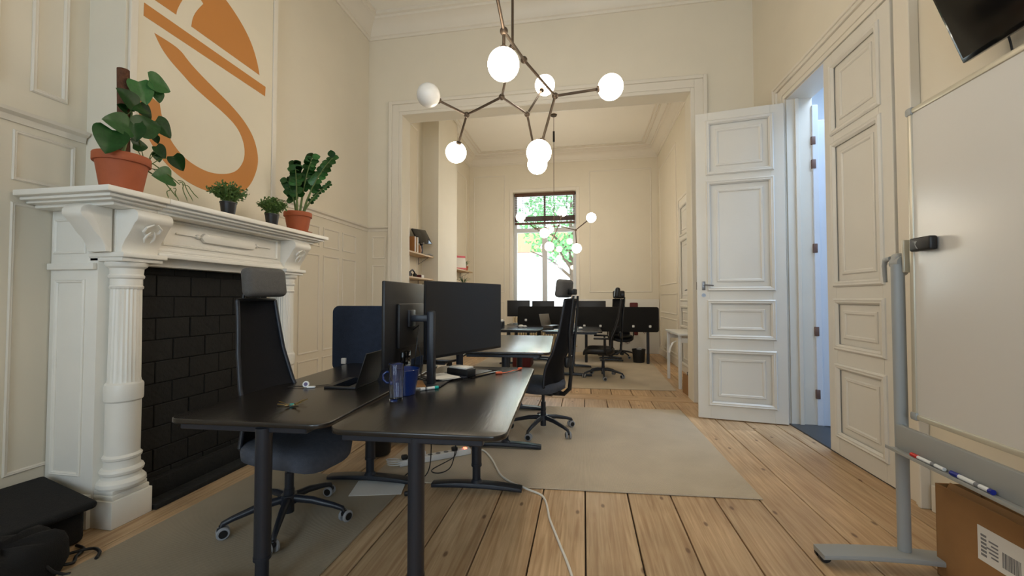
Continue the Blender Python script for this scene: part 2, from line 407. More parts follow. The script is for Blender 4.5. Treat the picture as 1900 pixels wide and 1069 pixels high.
# left wall with chimney breast
wl = struct('wall_left', G().span((XL - .2, YB - .2, 0), (XL, YW2 + .1, ZC)), M['wall'])
wb = struct('wall_chimney', G().span((XL, 2.2, 0), (-3.0, 3.56, ZC)), M['wall'])
ZR = 2.49
def chair_rail_x(parent, x, s, y0, y1, m=None):
    g = G(); g.prism([(x, ZR - .07), (x + s * .012, ZR - .07), (x + s * .018, ZR - .035), (x + s * .045, ZR - .02), (x + s * .05, ZR), (x, ZR + .006)], 'y', y0, y1)
    return g.build('chair_rail', M['trim'], parent, 40)
chair_rail_x(wl, XL, 1, YB, 2.19); chair_rail_x(wl, XL, 1, 3.57, YW)
for y0, y1 in ((-2.8, -1.9), (-1.8, -.9), (-.8, .1), (.2, 1.1), (1.15, 1.77), (1.91, 2.09)):
    moulding(wl, 'x', XL, 1, y0, 2.64, y1, 5.2)
for y0, y1 in ((-1.8, -.9), (-.8, .1), (.2, .95), (1.05, 1.70), (1.84, 2.14)):
    moulding(wl, 'x', XL, 1, y0, 2.08, y1, 2.38, .022, .01)
    moulding(wl, 'x', XL, 1, y0, .35, y1, 1.95, .022, .01)
for y0, y1 in ((3.72, 4.22), (4.30, 4.68), (4.76, 5.10), (5.18, 5.52)):
    moulding(wl, 'x', XL, 1, y0, 2.04, y1, 2.30, .02, .010)
    moulding(wl, 'x', XL, 1, y0, .72, y1, 1.94, .02, .010)
    moulding(wl, 'x', XL, 1, y0, .25, y1, .64, .02, .010)
g = G(); g.span((XL, YB, 0), (XL + .02, 2.15, .16), .004, 1); g.span((XL, 3.57, 0), (XL + .02, YW, .16), .004, 1)
struct('baseboard_left', g, M['trim'])

# opening wall between the rooms (faces the camera at YW)
OX0, OX1, OZ = -2.73, 1.44, 4.20
g = G(); g.span((XL - .2, YW, 0), (OX0, YW2, ZC)); g.span((OX1, YW, 0), (XR + .2, YW2, ZC)); g.span((OX0, YW, OZ), (OX1, YW2, ZC))
wo = struct('wall_middle', g, M['wall'])
def casing(y, s, name):
    g = G(); w, d = .21, .028
    for i, (o, dd) in enumerate(((0, d), (.05, d + .006), (.16, d + .022))):
        wi = (.05, .11, .05)[i]
        a0, a1 = OX0 - o - wi, OX0 - o; b0, b1 = OX1 + o, OX1 + o + wi; z0, z1 = OZ + o, OZ + o + wi
        yy = y + s * dd
        g.span((a0, min(y, yy), 0), (a1, max(y, yy), z1), .004, 1); g.span((b0, min(y, yy), 0), (b1, max(y, yy), z1), .004, 1)
        g.span((a1, min(y, yy), z0), (b0, max(y, yy), z1), .004, 1)
    return struct(name, g, M['trim'])
casing(YW, -1, 'trim_6'); casing(YW2, 1, 'trim_7')
g = G(); g.prism([(YW, ZR - .07), (YW - .012, ZR - .07), (YW - .018, ZR - .035), (YW - .045, ZR - .02), (YW - .05, ZR), (YW, ZR + .006)], 'x', XL, OX0 - .21)
g.build('chair_rail', M['trim'], wo, 40)
moulding(wo, 'y', YW, -1, XL + .08, 2.00, OX0 - .27, 2.34, .022, .01)
moulding(wo, 'y', YW, -1, XL + .08, .75, OX0 - .27, 1.90, .022, .01)
moulding(wo, 'y', YW, -1, XL + .08, .25, OX0 - .27, .66, .022, .01)
struct('baseboard_back', G().span((OX1 + .22, YW - .02, 0), (XR, YW, .18), .004, 1), M['trim'])

# right wall with the tall double doorway
DY0, DY1, DZ = 3.36, 5.00, 3.62
WT = .20
g = G(); g.span((XR, YB - .2, 0), (XR + WT, DY0, ZC)); g.span((XR, DY1, 0), (XR + WT, YW, ZC)); g.span((XR, DY0, DZ), (XR + WT, DY1, ZC))
wr = struct('wall_right', g, M['wall'])
chair_rail_x(wr, XR, -1, YB, 3.17)
g = G()
for o, wi, dd in ((0, .05, .018), (.05, .09, .024), (.14, .045, .045), (.175, .03, .06)):
    g.span((XR - dd, DY0 - o - wi, 0), (XR, DY0 - o, DZ + o + wi), .004, 1)
    g.span((XR - dd, DY1 + o, 0), (XR, DY1 + o + wi, DZ + o + wi), .004, 1)
    g.span((XR - dd, DY0 - o, DZ + o), (XR, DY1 + o, DZ + o + wi), .004, 1)
struct('trim_8', g, M['trim'])
g = G(); g.span((XR - .02, YB, 0), (XR, 3.13, .17), .004, 1); struct('baseboard_right', g, M['trim'])
# stone threshold and hall beyond
struct('trim_9', G().span((XR - .02, DY0, -.03), (XR + WT + .1, DY1, .012), .003, 1), M['slate'])
g = G(); g.span((XR + WT, 1.4, -.05), (4.6, 7.2, -.002)); struct('floor_hall', g, M['slate'])
g = G(); g.span((4.5, 1.4, 0), (4.6, 7.2, 5)); g.span((XR + WT, 6.9, 0), (4.6, 7.0, 5)); g.span((XR + WT, 1.4, 0), (4.6, 1.5, 5)); g.span((XR + WT, 1.4, 5), (4.6, 7.0, 5.1))
struct('wall_hall', g, M['hallwhite'])
# jamb lining and outer hall frame
g = G(); g.span((XR, DY1 - .012, 0), (XR + WT + .06, DY1 + .0, DZ), .003, 1); g.span((XR, DY0, 0), (XR + WT + .06, DY0 + .012, DZ), .003, 1); g.span((XR, DY0, DZ - .012), (XR + WT + .06, DY1, DZ), .003, 1)
g.span((XR + .08, DY1 - .035, 0), (XR + .12, DY1 - .012, DZ - .012), .003, 1)
struct('trim_10', g, M['trim'])

# panelled leaf builder, local: hinge line at origin, leaf extends along +X, faces at y=+-t/2
def door_leaf(name, w, h, t=.045, hinge_side=True, handle=True, m=None, mirror=False):
    m = m or M['door']
    root = root_s(name)
    g = G(); st = .135
    rows = [(.05, .215), (.265, .375), (.42, .765), (.80, .965)]
    rows = [(a * h, b * h) for a, b in rows]
    g.span((0, -t / 2, 0), (st, t / 2, h), .003, 1); g.span((w - st, -t / 2, 0), (w, t / 2, h), .003, 1)
    zs = [0] + [v for r in rows for v in r] + [h]
    for i in range(0, len(zs), 2): g.span((st, -t / 2, zs[i]), (w - st, t / 2, zs[i + 1]), .001, 1)
    g.build('leaf_frame', m, root)
    for a, b in rows:
        p = G().span((st, -t * .2, a), (w - st, t * .2, b)); p.build('panel', m, root)
        for s in (-1, 1):
            moulding(root, 'y', s * t / 2 - s * .004, s, st - .03, a - .03, w - st + .03, b + .03, .05, .026, 'panel_moulding', m)
            moulding(root, 'y', s * t * .2, s, st + .075, a + .075, w - st - .075, b - .075, .035, .012, 'panel_moulding', m)
    if handle:
        for s in (-1, 1):
            hg = G(); xh = w - .07
            hg.box((xh, s * (t / 2 + .004), 1.52), (.035, .008, .10), .003); hg.tube((xh, s * t / 2, 1.53), (xh, s * (t / 2 + .05), 1.53), .008)
            hg.path([(xh, s * (t / 2 + .05), 1.53), (xh - .05, s * (t / 2 + .055), 1.525), (xh - .10, s * (t / 2 + .05), 1.52)], [.009, .008, .007])
            hg.build('door_handle', M['steelgrey'], root)
            kg = G(); kg.lathe([(0, 0), (.022, 0), (.022, .006), (.008, .006), (.006, .004), (0, .004)], n=20, mtx=Matrix.Translation((xh, s * t / 2, 1.41)) @ Matrix.Rotation(-s * PI / 2, 4, 'X'))
            kg.build('keyhole', M['steelgrey'], root)
        lg = G(); lg.box((w + .001, 0, 1.52), (.004, .02, .09), .001); lg.build('latch', M['brass'], root)
    hg = None
    for z in (.35, 1.75, 3.15):
        hb = G(); hb.tube((0, -t / 2 - .006, z - .06), (0, -t / 2 - .006, z + .06), .009, n=10); hb.sphere((0, -t / 2 - .006, z + .065), .009, 8, 6); hb.build('hinge', m, root)
    return root
d1 = door_leaf('door_1', .90, 3.54)
d1.location = (2.195, 4.955, .012)
# closed: along -y ; opened into the room
d1.rotation_euler = (0, 0, math.radians(180 - 9.2))
d2 = door_leaf('door_2', .84, 3.58, handle=False)
d2.location = (2.235, 3.375, .012); d2.rotation_euler = (0, 0, math.radians(90))
# hall door leaf, opened square into the hall
d3 = door_leaf('door_3', .85, 3.35, handle=False, m=M['hallwhite'])
d3.location = (2.53, 5.01, .005); d3.rotation_euler = (0, 0, 0)
for z, hh in ((3.12, .09), (2.86, .10), (1.93, .10), (1.02, .10), (.34, .10)):
    hb = G(); hb.box((-.03, -.02, z), (.04, .05, hh), .004); hb.build('hinge', M['hinge'], d3)
g = G(); g.span((XR + WT + .05, DY1 - .03, 0), (XR + WT + .11, DY1 + .12, DZ - .1), .004, 1)
struct('trim_11', g, M['hallwhite'])

# back wall behind the camera with two tall windows
g = G(); zs0, zs1 = .8, 4.0
xs = [XL - .2, -2.6, -1.2, .2, 1.6, XR + .2]
for a, b in ((xs[0], xs[1]), (xs[2], xs[3]), (xs[4], xs[5])): g.span((a, YB - .2, 0), (b, YB, ZC))
for a, b in ((xs[1], xs[2]), (xs[3], xs[4])):
    g.span((a, YB - .2, 0), (b, YB, zs0)); g.span((a, YB - .2, zs1), (b, YB, ZC))
struct('wall_front', g, M['wall'])
def window_frame(name, x0, x1, y, z0, z1, zt, ydir):
    r = root_s(name)
    f = G(); t = .06
    f.span((x0, y - .03, z0), (x0 + .085, y + .03, z1), .005, 1); f.span((x1 - .085, y - .03, z0), (x1, y + .03, z1), .005, 1)
    f.span((x0, y - .03, z0), (x1, y + .03, z0 + .08), .005, 1); f.span((x0, y - .03, z1 - .08), (x1, y + .03, z1), .005, 1)
    f.span((x0, y - .035, zt - .07), (x1, y + .035, zt + .05), .005, 1)
    f.span(((x0 + x1) / 2 - .07, y - .035, z0), ((x0 + x1) / 2 + .07, y + .035, zt), .005, 1)
    f.span(((x0 + x1) / 2 - .03, y - .03, zt), ((x0 + x1) / 2 + .03, y + .03, z1), .005, 1)
    f.build('window_frame', M['winframe'], r)
    xm = (x0 + x1) / 2
    for a, b, c, d in ((x0 + .08, xm - .06, z0 + .07, zt - .06), (xm + .06, x1 - .08, z0 + .07, zt - .06), (x0 + .08, xm - .03, zt + .04, z1 - .07), (xm + .03, x1 - .08, zt + .04, z1 - .07)):
        G().span((a, y - .003, c), (b, y + .003, d)).build('pane', M['pane'], r)
    G().span((x0 - .05, y + (0 if ydir > 0 else -.16), z0 - .04), (x1 + .05, y + (.16 if ydir > 0 else 0), z0), .006, 1).build('window_sill', M['trim'], r)
    return r
window_frame('window_2', -2.6, -1.2, YB - .1, zs0, zs1, 2.9, 1)
window_frame('window_3', .2, 1.6, YB - .1, zs0, zs1, 2.9, 1)

# ------------------------------------------------------------------ far room shell
wlf = struct('wall_left_far', G().span((XL2 - .2, YW2, 0), (XL2, YF + .2, ZC2)), M['wall'])
cb = struct('wall_chimney_far', G().span((XL2, 7.54, 0), (-2.77, 8.72, ZC2)), M['wall'])
wrf = struct('wall_right_far', G().span((XR2, YW2, 0), (XR2 + .2, YF + .2, ZC2)), M['wall'])
WX0, WX1, WZ0, WZ1 = -1.88, -.19, 1.0, 4.26
g = G(); g.span((XL2 - .2, YF, 0), (WX0, YF + .3, ZC2)); g.span((WX1, YF, 0), (XR2 + .2, YF + .3, ZC2))
g.span((WX0, YF, 0), (WX1, YF + .3, WZ0)); g.span((WX0, YF, WZ1), (WX1, YF + .3, ZC2))
wf = struct('wall_far', g, M['wall'])
g = G()
for a, b in ((WX0 - .09, WX0), (WX1, WX1 + .09)): g.span((a, YF - .02, 0), (b, YF, WZ1 + .09), .004, 1)
g.span((WX0, YF - .02, WZ1), (WX1, YF, WZ1 + .09), .004, 1)
struct('trim_12', g, M['trim'])
win = window_frame('window_1', WX0, WX1, YF + .20, WZ0, WZ1, 3.26, -1)
for a0, a1 in ((-2.98, -2.1), (.15, 1.72)):
    moulding(wf, 'y', YF, -1, a0, 1.55, a1, 4.75, .03, .014)
    moulding(wf, 'y', YF, -1, a0, .25, a1, 1.30, .03, .014)
for p, s, ys in ((XR2, -1, ((6.3, 7.4), (8.8, 10.6))), (XL2, 1, ((6.3, 7.3), (8.9, 10.6)))):
    pr = wrf if s < 0 else wlf
    for a0, a1 in ys:
        moulding(pr, 'x', p, s, a0, 1.70, a1, 4.6, .03, .014)
        moulding(pr, 'x', p, s, a0, 1.05, a1, 1.50, .03, .014)
        moulding(pr, 'x', p, s, a0, .22, a1, .95, .03, .014)
g = G(); g.span((XR2 - .02, YW2, 0), (XR2, 7.5, .17), .004, 1); g.span((XR2 - .02, 8.66, 0), (XR2, YF, .17), .004, 1); g.span((XL2, YF - .02, 0), (XR2, YF, .17), .004, 1)
struct('baseboard_far', g, M['trim'])
# door in the far room's right wall
g = G()
for o, wi, dd in ((0, .05, .02), (.05, .05, .03)):
    g.span((XR2 - dd, 7.62 - o - wi, 0), (XR2, 7.62 - o, 3.26 + o + wi), .003, 1); g.span((XR2 - dd, 8.46 + o, 0), (XR2, 8.46 + o + wi, 3.26 + o + wi), .003, 1)
    g.span((XR2 - dd, 7.62 - o, 3.26 + o), (XR2, 8.46 + o, 3.26 + o + wi), .003, 1)
struct('trim_13', g, M['trim'])
d4 = door_leaf('door_4', .82, 3.24)
d4.location = (XR2 - .012, 8.45, .008); d4.rotation_euler = (0, 0, -PI / 2)

# blind in the upper window
bl = thing('window_blind', 'brown slatted blind across the top of the tall far window', 'blind', (-1.035, YF + .13, 3.46))
G().box((0, 0, .755), (1.62, .06, .09), .004).build('headrail', M['blind'], bl)
G().box((0, 0, -.03), (1.62, .055, .06), .004).build('bottom_rail', M['blind'], bl)
sl = G().box((0, 0, 0), (1.62, .045, .003)).build('slat', M['blind'], bl, None, loc=(0, 0, .03))
for i in range(18): inst(sl, 'slat', bl, (0, 0, .038 + i * .0075), (random.uniform(-.08, .08), 0, 0))
for i in range(11): inst(sl, 'slat', bl, (0, 0, .20 + i * .047))
for xx in (-.6, 0, .6): G().box((xx, .024, .36), (.02, .002, .74)).build('ladder_tape', M['blind'], bl)

# radiator under the far window
rad = thing('radiator', 'cream ribbed radiator on the wall below the far window', 'radiator', (-1.03, YF - .12, 0))
sec = G().box((0, 0, .5), (.05, .12, .78), .02).build('section', M['radiator'], rad, loc=(-.8, 0, .02))
for i in range(1, 25): inst(sec, 'section', rad, (-.8 + i * .066, 0, .02))
G().tube((-.86, 0, .16), (.86, 0, .16), .02).build('pipe', M['radiator'], rad)
G().box((-.8, 0, .07), (.04, .06, .14), .004).build('foot', M['radiator'], rad); G().box((.78, 0, .07), (.04, .06, .14), .004).build('foot', M['radiator'], rad)

# ------------------------------------------------------------------ outside the far window
struct('ground', G().span((-40, YF + .4, -1.25), (40, 70, -1.2)), M['lawn'])
def tree(x, y, h, r, seed, label):
    rnd = random.Random(seed)
    t = thing('leafy_tree', label, 'tree', (x, y, -1.2))
    tr = G(); tr.path([(0, 0, 0), (.1, .05, h * .3), (-.05, 0, h * .6), (0, 0, h * .85)], [.22, .17, .12, .05], 10)
    for i in range(7):
        a = rnd.uniform(0, 2 * PI); z0 = h * rnd.uniform(.35, .65)
        tr.path([(0, 0, z0), (math.cos(a) * r * .4, math.sin(a) * r * .4, z0 + r * .3), (math.cos(a) * r * .8, math.sin(a) * r * .8, z0 + r * .45)], [.08, .05, .02], 6)
    tr.build('trunk', M['bark'], t)
    b = bmesh.new()
    for i in range(2600):
        d = Vector((rnd.gauss(0, 1), rnd.gauss(0, 1), rnd.gauss(0, 1))).normalized() * rnd.uniform(.55, 1.0)
        c = Vector((d.x * r, d.y * r, h * .72 + d.z * r * .85)); 
        u = Vector((rnd.gauss(0, 1), rnd.gauss(0, 1), rnd.gauss(0, 1))).normalized(); v = u.orthogonal().normalized(); s = rnd.uniform(.10, .2)
        vs = [b.verts.new(c + u * s * .9), b.verts.new(c + v * s * .45), b.verts.new(c - u * s * .9), b.verts.new(c - v * s * .45)]; b.faces.new(vs)
    g = G(); g._add(b); o = g.build('foliage', M['tree'], t, None); o['kind'] = 'stuff'
tree(-6.2, 19, 8.2, 2.6, 1, 'leafy green tree seen through the left panes of the far window')
tree(-.6, 21, 9.2, 2.8, 2, 'leafy green tree seen through the right panes of the far window')
hs = thing('house', 'pale house front across the street, seen through the far window', 'building', (-3, 34, -1.2))
G().box((0, 0, 3.2), (26, 1, 6.4)).build('wall', M['facade'], hs)
G().prism([(-.9, 6.4), (.9, 6.4), (0, 8.2)], 'x', -13, 13).build('roof', M['brown'], hs)
wm = None
for i in range(8):
    for z in (1.6, 4.2):
        if wm is None: wm = G().box((0, 0, 0), (.9, .1, 1.5), .02).build('window', M['shut'], hs, loc=(-11 + i * 3, -.52, z + .6))
        else: inst(wm, 'window', hs, (-11 + i * 3, -.52, z + .6))

# ------------------------------------------------------------------ fireplace
mp_ = thing('fireplace_mantel', 'tall white painted fireplace surround with fluted columns and scroll brackets', 'fireplace', (-3.0, 2.85, 0))
def L2(x, y): return (x + 3.0, y - 2.85)
def mspan(g, x0, y0, z0, x1, y1, z1, bev=.004): g.span((x0 + 3, y0 - 2.85, z0), (x1 + 3, y1 - 2.85, z1), bev, 2)
# shelf
g = G()
mspan(g, -3.29, 1.84, 1.985, -2.60, 2.19, 2.02, .006); mspan(g, -2.995, 2.19, 1.985, -2.60, 3.84, 2.02, .006)
g.build('shelf', M['mantel'], mp_)
g = G()
for x1, e, z0, z1 in ((-2.63, .03, 1.965, 1.985), (-2.66, .06, 1.95, 1.966), (-2.70, .10, 1.93, 1.951)):
    mspan(g, -3.29, 1.84 + e, z0, x1, 2.19, z1, .006); mspan(g, -2.995, 2.19, z0, x1, 3.84 - e, z1, .006)
g.build('shelf_moulding', M['mantel'], mp_)
# side cheek (between wall and column), panelled
for s, y0, y1 in ((1, 2.03, 2.19), (-1, 3.50, 3.66)):
    g = G()
    if s > 0: mspan(g, -3.295, y0, .0, -2.93, y1, 1.93, .003)
    else: mspan(g, -2.995, y0, .0, -2.93, y1, 1.93, .003)
    g.build('side_panel', M['mantel'], mp_)
moulding(mp_, 'y', 2.03 - 2.85, -1, -.25, .30, -.02, 1.50, .022, .012, m=M['mantel'])
moulding(mp_, 'y', 2.03 - 2.85, -1, -.27, 1.66, -.02, 1.88, .018, .010, m=M['mantel'])
g = G(); mspan(g, -3.29, 2.005, 1.56, -2.932, 2.0295, 1.60); g.build('side_moulding', M['mantel'], mp_)
g = G(); mspan(g, -3.29, 2.005, 0, -2.932, 2.0295, .2); g.build('side_moulding', M['mantel'], mp_)
# entablature: architrave steps and frieze
g = G()
mspan(g, -2.99, 2.04, 1.66, -2.82, 3.65, 1.94, .003)
g.build('frieze', M['mantel'], mp_)
g = G()
for x1, z0, z1 in ((-2.775, 1.655, 1.685), (-2.79, 1.683, 1.70), (-2.80, 1.70, 1.725)): mspan(g, -2.995, 2.27, z0, x1, 3.42, z1, .005)
g.build('architrave', M['mantel'], mp_)
g = G(); mspan(g, -2.995, 2.02, 1.635, -2.73, 2.29, 1.665, .006); mspan(g, -2.995, 3.40, 1.635, -2.73, 3.67, 1.665, .006)
mspan(g, -2.995, 2.03, 1.61, -2.75, 2.275, 1.636, .006); mspan(g, -2.995, 3.41, 1.61, -2.75, 3.655, 1.636, .006)
mspan(g, -2.995, 2.27, 1.60, -2.86, 3.42, 1.656, .004)
g.build('lintel', M['mantel'], mp_)
# frieze panel mouldings
moulding(mp_, 'x', .18, 1, 2.32 - 2.85, 1.745, 3.38 - 2.85, 1.925, .018, .012, m=M['mantel'])
g = G(); ya, yb = 2.62 - 2.85, 3.08 - 2.85
g.prism([(ya - .03, 1.835), (ya, 1.80), (yb, 1.80), (yb + .03, 1.835), (yb, 1.87), (ya, 1.87)], 'x', .178, .208, .008)
g.box((.186, ya - .13, 1.838), (.015, .16, .012), .005); g.box((.186, yb + .13, 1.838), (.015, .16, .012), .005)
g.sphere((.188, ya - .045, 1.838), .018, 12, 8); g.sphere((.188, yb + .045, 1.838), .018, 12, 8)
g.build('frieze_ornament', M['mantel'], mp_)
# scroll corbels
def corbel(yc):
    w = .11
    pts = [(-2.93, 1.93), (-2.70, 1.93)]
    def arc(cx, cz, r, a0, a1, n=8): return [(cx + r * math.cos(math.radians(a0 + (a1 - a0) * i / n)), cz + r * math.sin(math.radians(a0 + (a1 - a0) * i / n))) for i in range(n + 1)]
    pts += arc(-2.705, 1.885, .045, 80, -60, 10)
    pts += [(-2.70, 1.82), (-2.725, 1.78), (-2.755, 1.74), (-2.775, 1.70), (-2.78, 1.665), (-2.93, 1.665)]
    g = G(); g.prism([(a + 3, b) for a, b in pts], 'y', yc - w - 2.85, yc + w - 2.85, .006)
    o = g.build('corbel', M['mantel'], mp_, 35)
    g = G()
    for sg in (-1, 1):
        g.path([(.338 - .012 * q - .003 * q * q, yc - 2.85 + sg * (.012 + .038 * math.sin(q * 1.05)), 1.845 - .022 * q) for q in range(5)], [.004, .008, .010, .008, .003], 8)
        g.path([(.312 - .014 * q, yc - 2.85 + sg * (.010 + .018 * math.sin(q * .9)), 1.80 - .022 * q) for q in range(4)], [.003, .007, .008, .003], 8)
    g.build('leaf_carving', M['mantel'], o)
corbel(2.155); corbel(3.535)
def side_corbel(xc):
    pts = [(2.025, 1.93), (1.90, 1.93)] + [(1.905 - .045 * math.cos(math.radians(a)), 1.885 + .045 * math.sin(math.radians(a))) for a in (80, 50, 20, -10, -40, -60)] + [(1.905, 1.82), (1.93, 1.78), (1.965, 1.74), (1.985, 1.70), (1.99, 1.665), (2.025, 1.665)]
    G().prism([(a - 2.85, b) for a, b in pts], 'x', xc + 3 - .07, xc + 3 + .07, .006).build('corbel', M['mantel'], mp_, 35)
side_corbel(-2.89)
# columns
prof = [(.0, 0), (.112, 0), (.118, .015), (.116, .035), (.105, .05), (.096, .056), (.094, .075), (.104, .085), (.107, .10), (.100, .115), (.088, .122), (.086, .165), (.094, .172), (.096, .185), (.088, .195), (.0845, .20)]
prof += [(.085, .52), (.0935, .53), (.095, .545), (.095, .62), (.092, .63), (.083, .64), (.080, .66), (.076, 1.22), (.082, 1.225), (.084, 1.238), (.078, 1.245), (.078, 1.285), (.086, 1.292), (.088, 1.305), (.080, 1.315), (.083, 1.35), (.098, 1.362), (.104, 1.375), (.104, 1.388), (.096, 1.395), (0, 1.395)]
for i, yc in enumerate((2.14, 3.54)):
    g = G(); g.lathe(prof, (.14, yc - 2.85, .22), 48, (.65, 1.23, .005))
    if i == 0: pass
    g.build('column', M['mantel'], mp_, 25)
    g = G(); mspan(g, -2.995, yc - .115, 0, -2.775, yc + .12, .165, .005); g.span((-.0 + .0, yc - .105 - 2.85, .165), (.215, yc + .11 - 2.85, .195), .008); g.span((0, yc - .10 - 2.85, .195), (.208, yc + .10 - 2.85, .22), .004)
    g.build('plinth', M['mantel'], mp_)

# black painted brick fireback: bricks are parts of one wall panel
fb = thing('fireback', 'black painted brick infill of the fireplace', 'brickwork', (-2.965, 2.85, 0))
G().span((-.03, -.58, 0), (0, .58, 1.60)).build('mortar', M['mortar'], fb)
bh, bl_ = .152, .255
bm1 = {}
row = 0; z = .03
while z < 1.58:
    h = min(bh - .005, 1.595 - z)
    y = -.57 - (bl_ / 2 if row % 2 else 0)
    while y < .57:
        y0, y1 = max(y, -.57), min(y + bl_ - .005, .57)
        if y1 - y0 > .03:
            dx = random.uniform(.001, .006)
            key = (round(y1 - y0, 3), round(h, 3))
            if key not in bm1:
                o = G().box((0, 0, 0), (.02, y1 - y0, h), .004, 1).build('brick', M['blackbrick'], fb); bm1[key] = o
            else: o = inst(bm1[key], 'brick', fb, (0, 0, 0))
            o.location = (dx - .01 + .006, (y0 + y1) / 2, z + h / 2); o.rotation_euler = (random.uniform(-.006, .006), 0, random.uniform(-.01, .01))
        y += bl_
    z += bh; row += 1
G().span((.015, -.56, 0), (.085, .56, .15), .008).build('ledge', M['blackbrick'], fb)
hearth = G().span((-2.875, 2.27, 0), (-2.755, 3.41, .035), .006).build('hearth_slab', M['blackbrick']); tag(hearth, 'black hearth slab along the foot of the fireplace', 'hearth')

# ------------------------------------------------------------------ wall art on the chimney breast
art = thing('wall_art', 'large white panel with an ochre logo above the mantel', 'picture', (-3.0, 2.875, 2.02))
def aspan(g, y0, z0, y1, z1, x0, x1, bev=.003): g.span((x0, y0 - 2.875, z0 - 2.02), (x1, y1 - 2.875, z1 - 2.02), bev, 1)
g = G(); aspan(g, 2.265, 2.03, 3.485, 4.6, .001, .012, 0); g.build('canvas', M['art'], art)
g = G()
for y0, z0, y1, z1 in ((2.215, 2.03, 2.262, 4.65), (3.488, 2.03, 3.54, 4.65), (2.262, 4.60, 3.488, 4.65)): aspan(g, y0, z0, y1, z1, .001, .022); 
g.build('frame', M['trim'], art)
HOOK = [(2.373, 3.264), (2.422, 3.186), (2.496, 3.127), (2.594, 3.077), (2.656, 3.041), (2.786, 2.996), (2.927, 2.958), (3.055, 2.905), (3.122, 2.844), (3.165, 2.758), (3.173, 2.658), (3.142, 2.569), (3.077, 2.487), (2.963, 2.431), (2.822, 2.403), (2.691, 2.422), (2.588, 2.466), (2.509, 2.541), (2.462, 2.615), (2.432, 2.713), (2.422, 2.778), (2.361, 2.80), (2.28, 2.77), (2.272, 2.677), (2.316, 2.572), (2.368, 2.469), (2.458, 2.374), (2.553, 2.311), (2.652, 2.273), (2.758, 2.252), (2.895, 2.247), (3.042, 2.264), (3.140, 2.316), (3.225, 2.397), (3.287, 2.509), (3.327, 2.64), (3.315, 2.755), (3.262, 2.876), (3.161, 2.973), (3.026, 3.047), (2.876, 3.104), (2.739, 3.156), (2.632, 3.206), (2.551, 3.265)]
BAR = [(2.301, 3.431), (3.4, 3.406), (3.396, 3.313), (2.3, 3.338)]
CAP = [(3.324, 3.479), (2.646, 3.492), (2.653, 3.556), (2.681, 3.636), (2.743, 3.742), (2.70, 3.77), (2.66, 3.83), (2.70, 3.92), (2.80, 3.965), (2.919, 3.94), (3.06, 3.869), (3.171, 3.784), (3.245, 3.691), (3.298, 3.579)]
STALK = [(2.371, 3.5), (2.526, 3.502), (2.531, 3.54), (2.553, 3.604), (2.585, 3.68), (2.56, 3.76), (2.48, 3.74), (2.42, 3.64)]
def smooth_poly(P, it=3):
    for _ in range(it):
        Q = []; n = len(P)
        for i in range(n):
            a, b, c = Vector(P[i - 1]), Vector(P[i]), Vector(P[(i + 1) % n])
            if (b - a).angle(c - b) > math.radians(38): Q.append(tuple(b))
            else: Q += [tuple(b.lerp(a, .25)), tuple(b.lerp(c, .25))]
        P = Q
    return P
for nm, P in (('logo_hook', HOOK), ('logo_bar', BAR), ('logo_cap', CAP), ('logo_stalk', STALK)):
    g = G(); g.prism([(a - 2.875, b - 2.02) for a, b in (smooth_poly(P) if nm != 'logo_bar' else P)], 'x', .0121, .0135); g.build(nm, M['ochre'], art, None)

# ------------------------------------------------------------------ rugs
def rug(pts, z, m, label, th=.009):
    g = G(); g.prism(pts, 'z', z, z + th, .003, 1); o = g.build('area_rug', m, None, None); return tag(o, label, 'rug')
rug([(-1.62, 2.91), (1.206, 3.10), (1.17, 5.38), (-1.66, 5.20)], .001, M['rug'], 'large beige flatwoven rug on the planks under the desks and near chair')
rug([(-2.62, -.6), (-1.30, -.6), (-1.30, 2.77), (-1.78, 2.93), (-2.55, 2.99)], .001, M['rug2'], 'grey flatwoven runner in front of the fireplace')
rug([(-2.2, 6.33), (1.36, 6.50), (1.48, 10.75), (-2.2, 10.75)], .001, M['rug'], 'beige rug in the far room under the desks')

# ------------------------------------------------------------------ desks
def desk(name, label, c, rz, h, w=.82, l=1.72, inset=.20, rear_inset=.42, group=None, topmat='desk', foot=.66, lx=(0, 0)):
    t = thing(name, label, 'desk', c, rz, group)
    g = G(); g.prism(rrect(-w / 2, -l / 2, w / 2, l / 2, .075, 7), 'z', h - .024, h, .006, 3); g.build('tabletop', M[topmat], t, 40)
    g = G(); g.span((-w * .33, -l / 2 + .10, h - .062), (-w * .33 + .03, l / 2 - .10, h - .0245)); g.span((w * .33 - .03, -l / 2 + .10, h - .062), (w * .33, l / 2 - .10, h - .0245))
    g.span((-w / 2 + .07, -l / 2 + .018, h - .052), (w / 2 - .10, -l / 2 + .13, h - .0245), .004, 1); g.span((-w / 2 + .08, l / 2 - .17, h - .05), (w / 2 - .08, l / 2 - .06, h - .0245), .004, 1)
    g.build('underframe', M['steel'], t)
    for yy, ox in ((-l / 2 + inset, lx[0]), (l / 2 - rear_inset, lx[1])):
        nv0 = None; g = G(); g.tube((0, yy, .17), (0, yy, h - .03), .036, n=24); g.tube((0, yy, .045), (0, yy, .18), .029, n=24); g.tube((0, yy, .165), (0, yy, .18), .038, n=24)
        g.tube((0, yy, .05), (0, yy, .07), .045, .032, 20)
        lg = g.build('leg', M['steel'], t); lg.location.x = ox
        g = G(); n = 10; P = [(-foot / 2, .0)]
        pts = [(-foot / 2 + foot * i / n, .052 - .022 * (2 * i / n - 1) ** 2) for i in range(n + 1)]
        bot = [(foot / 2 - foot * i / n, .012 * (1 - (2 * (1 - i / n) - 1) ** 2) + .004) for i in range(n + 1)]
        g.prism(pts + bot, 'y', yy - .04, yy + .04, .008, 2); g.build('foot', M['steel'], lg, 40)
    return t
R_ = math.radians(2.7)
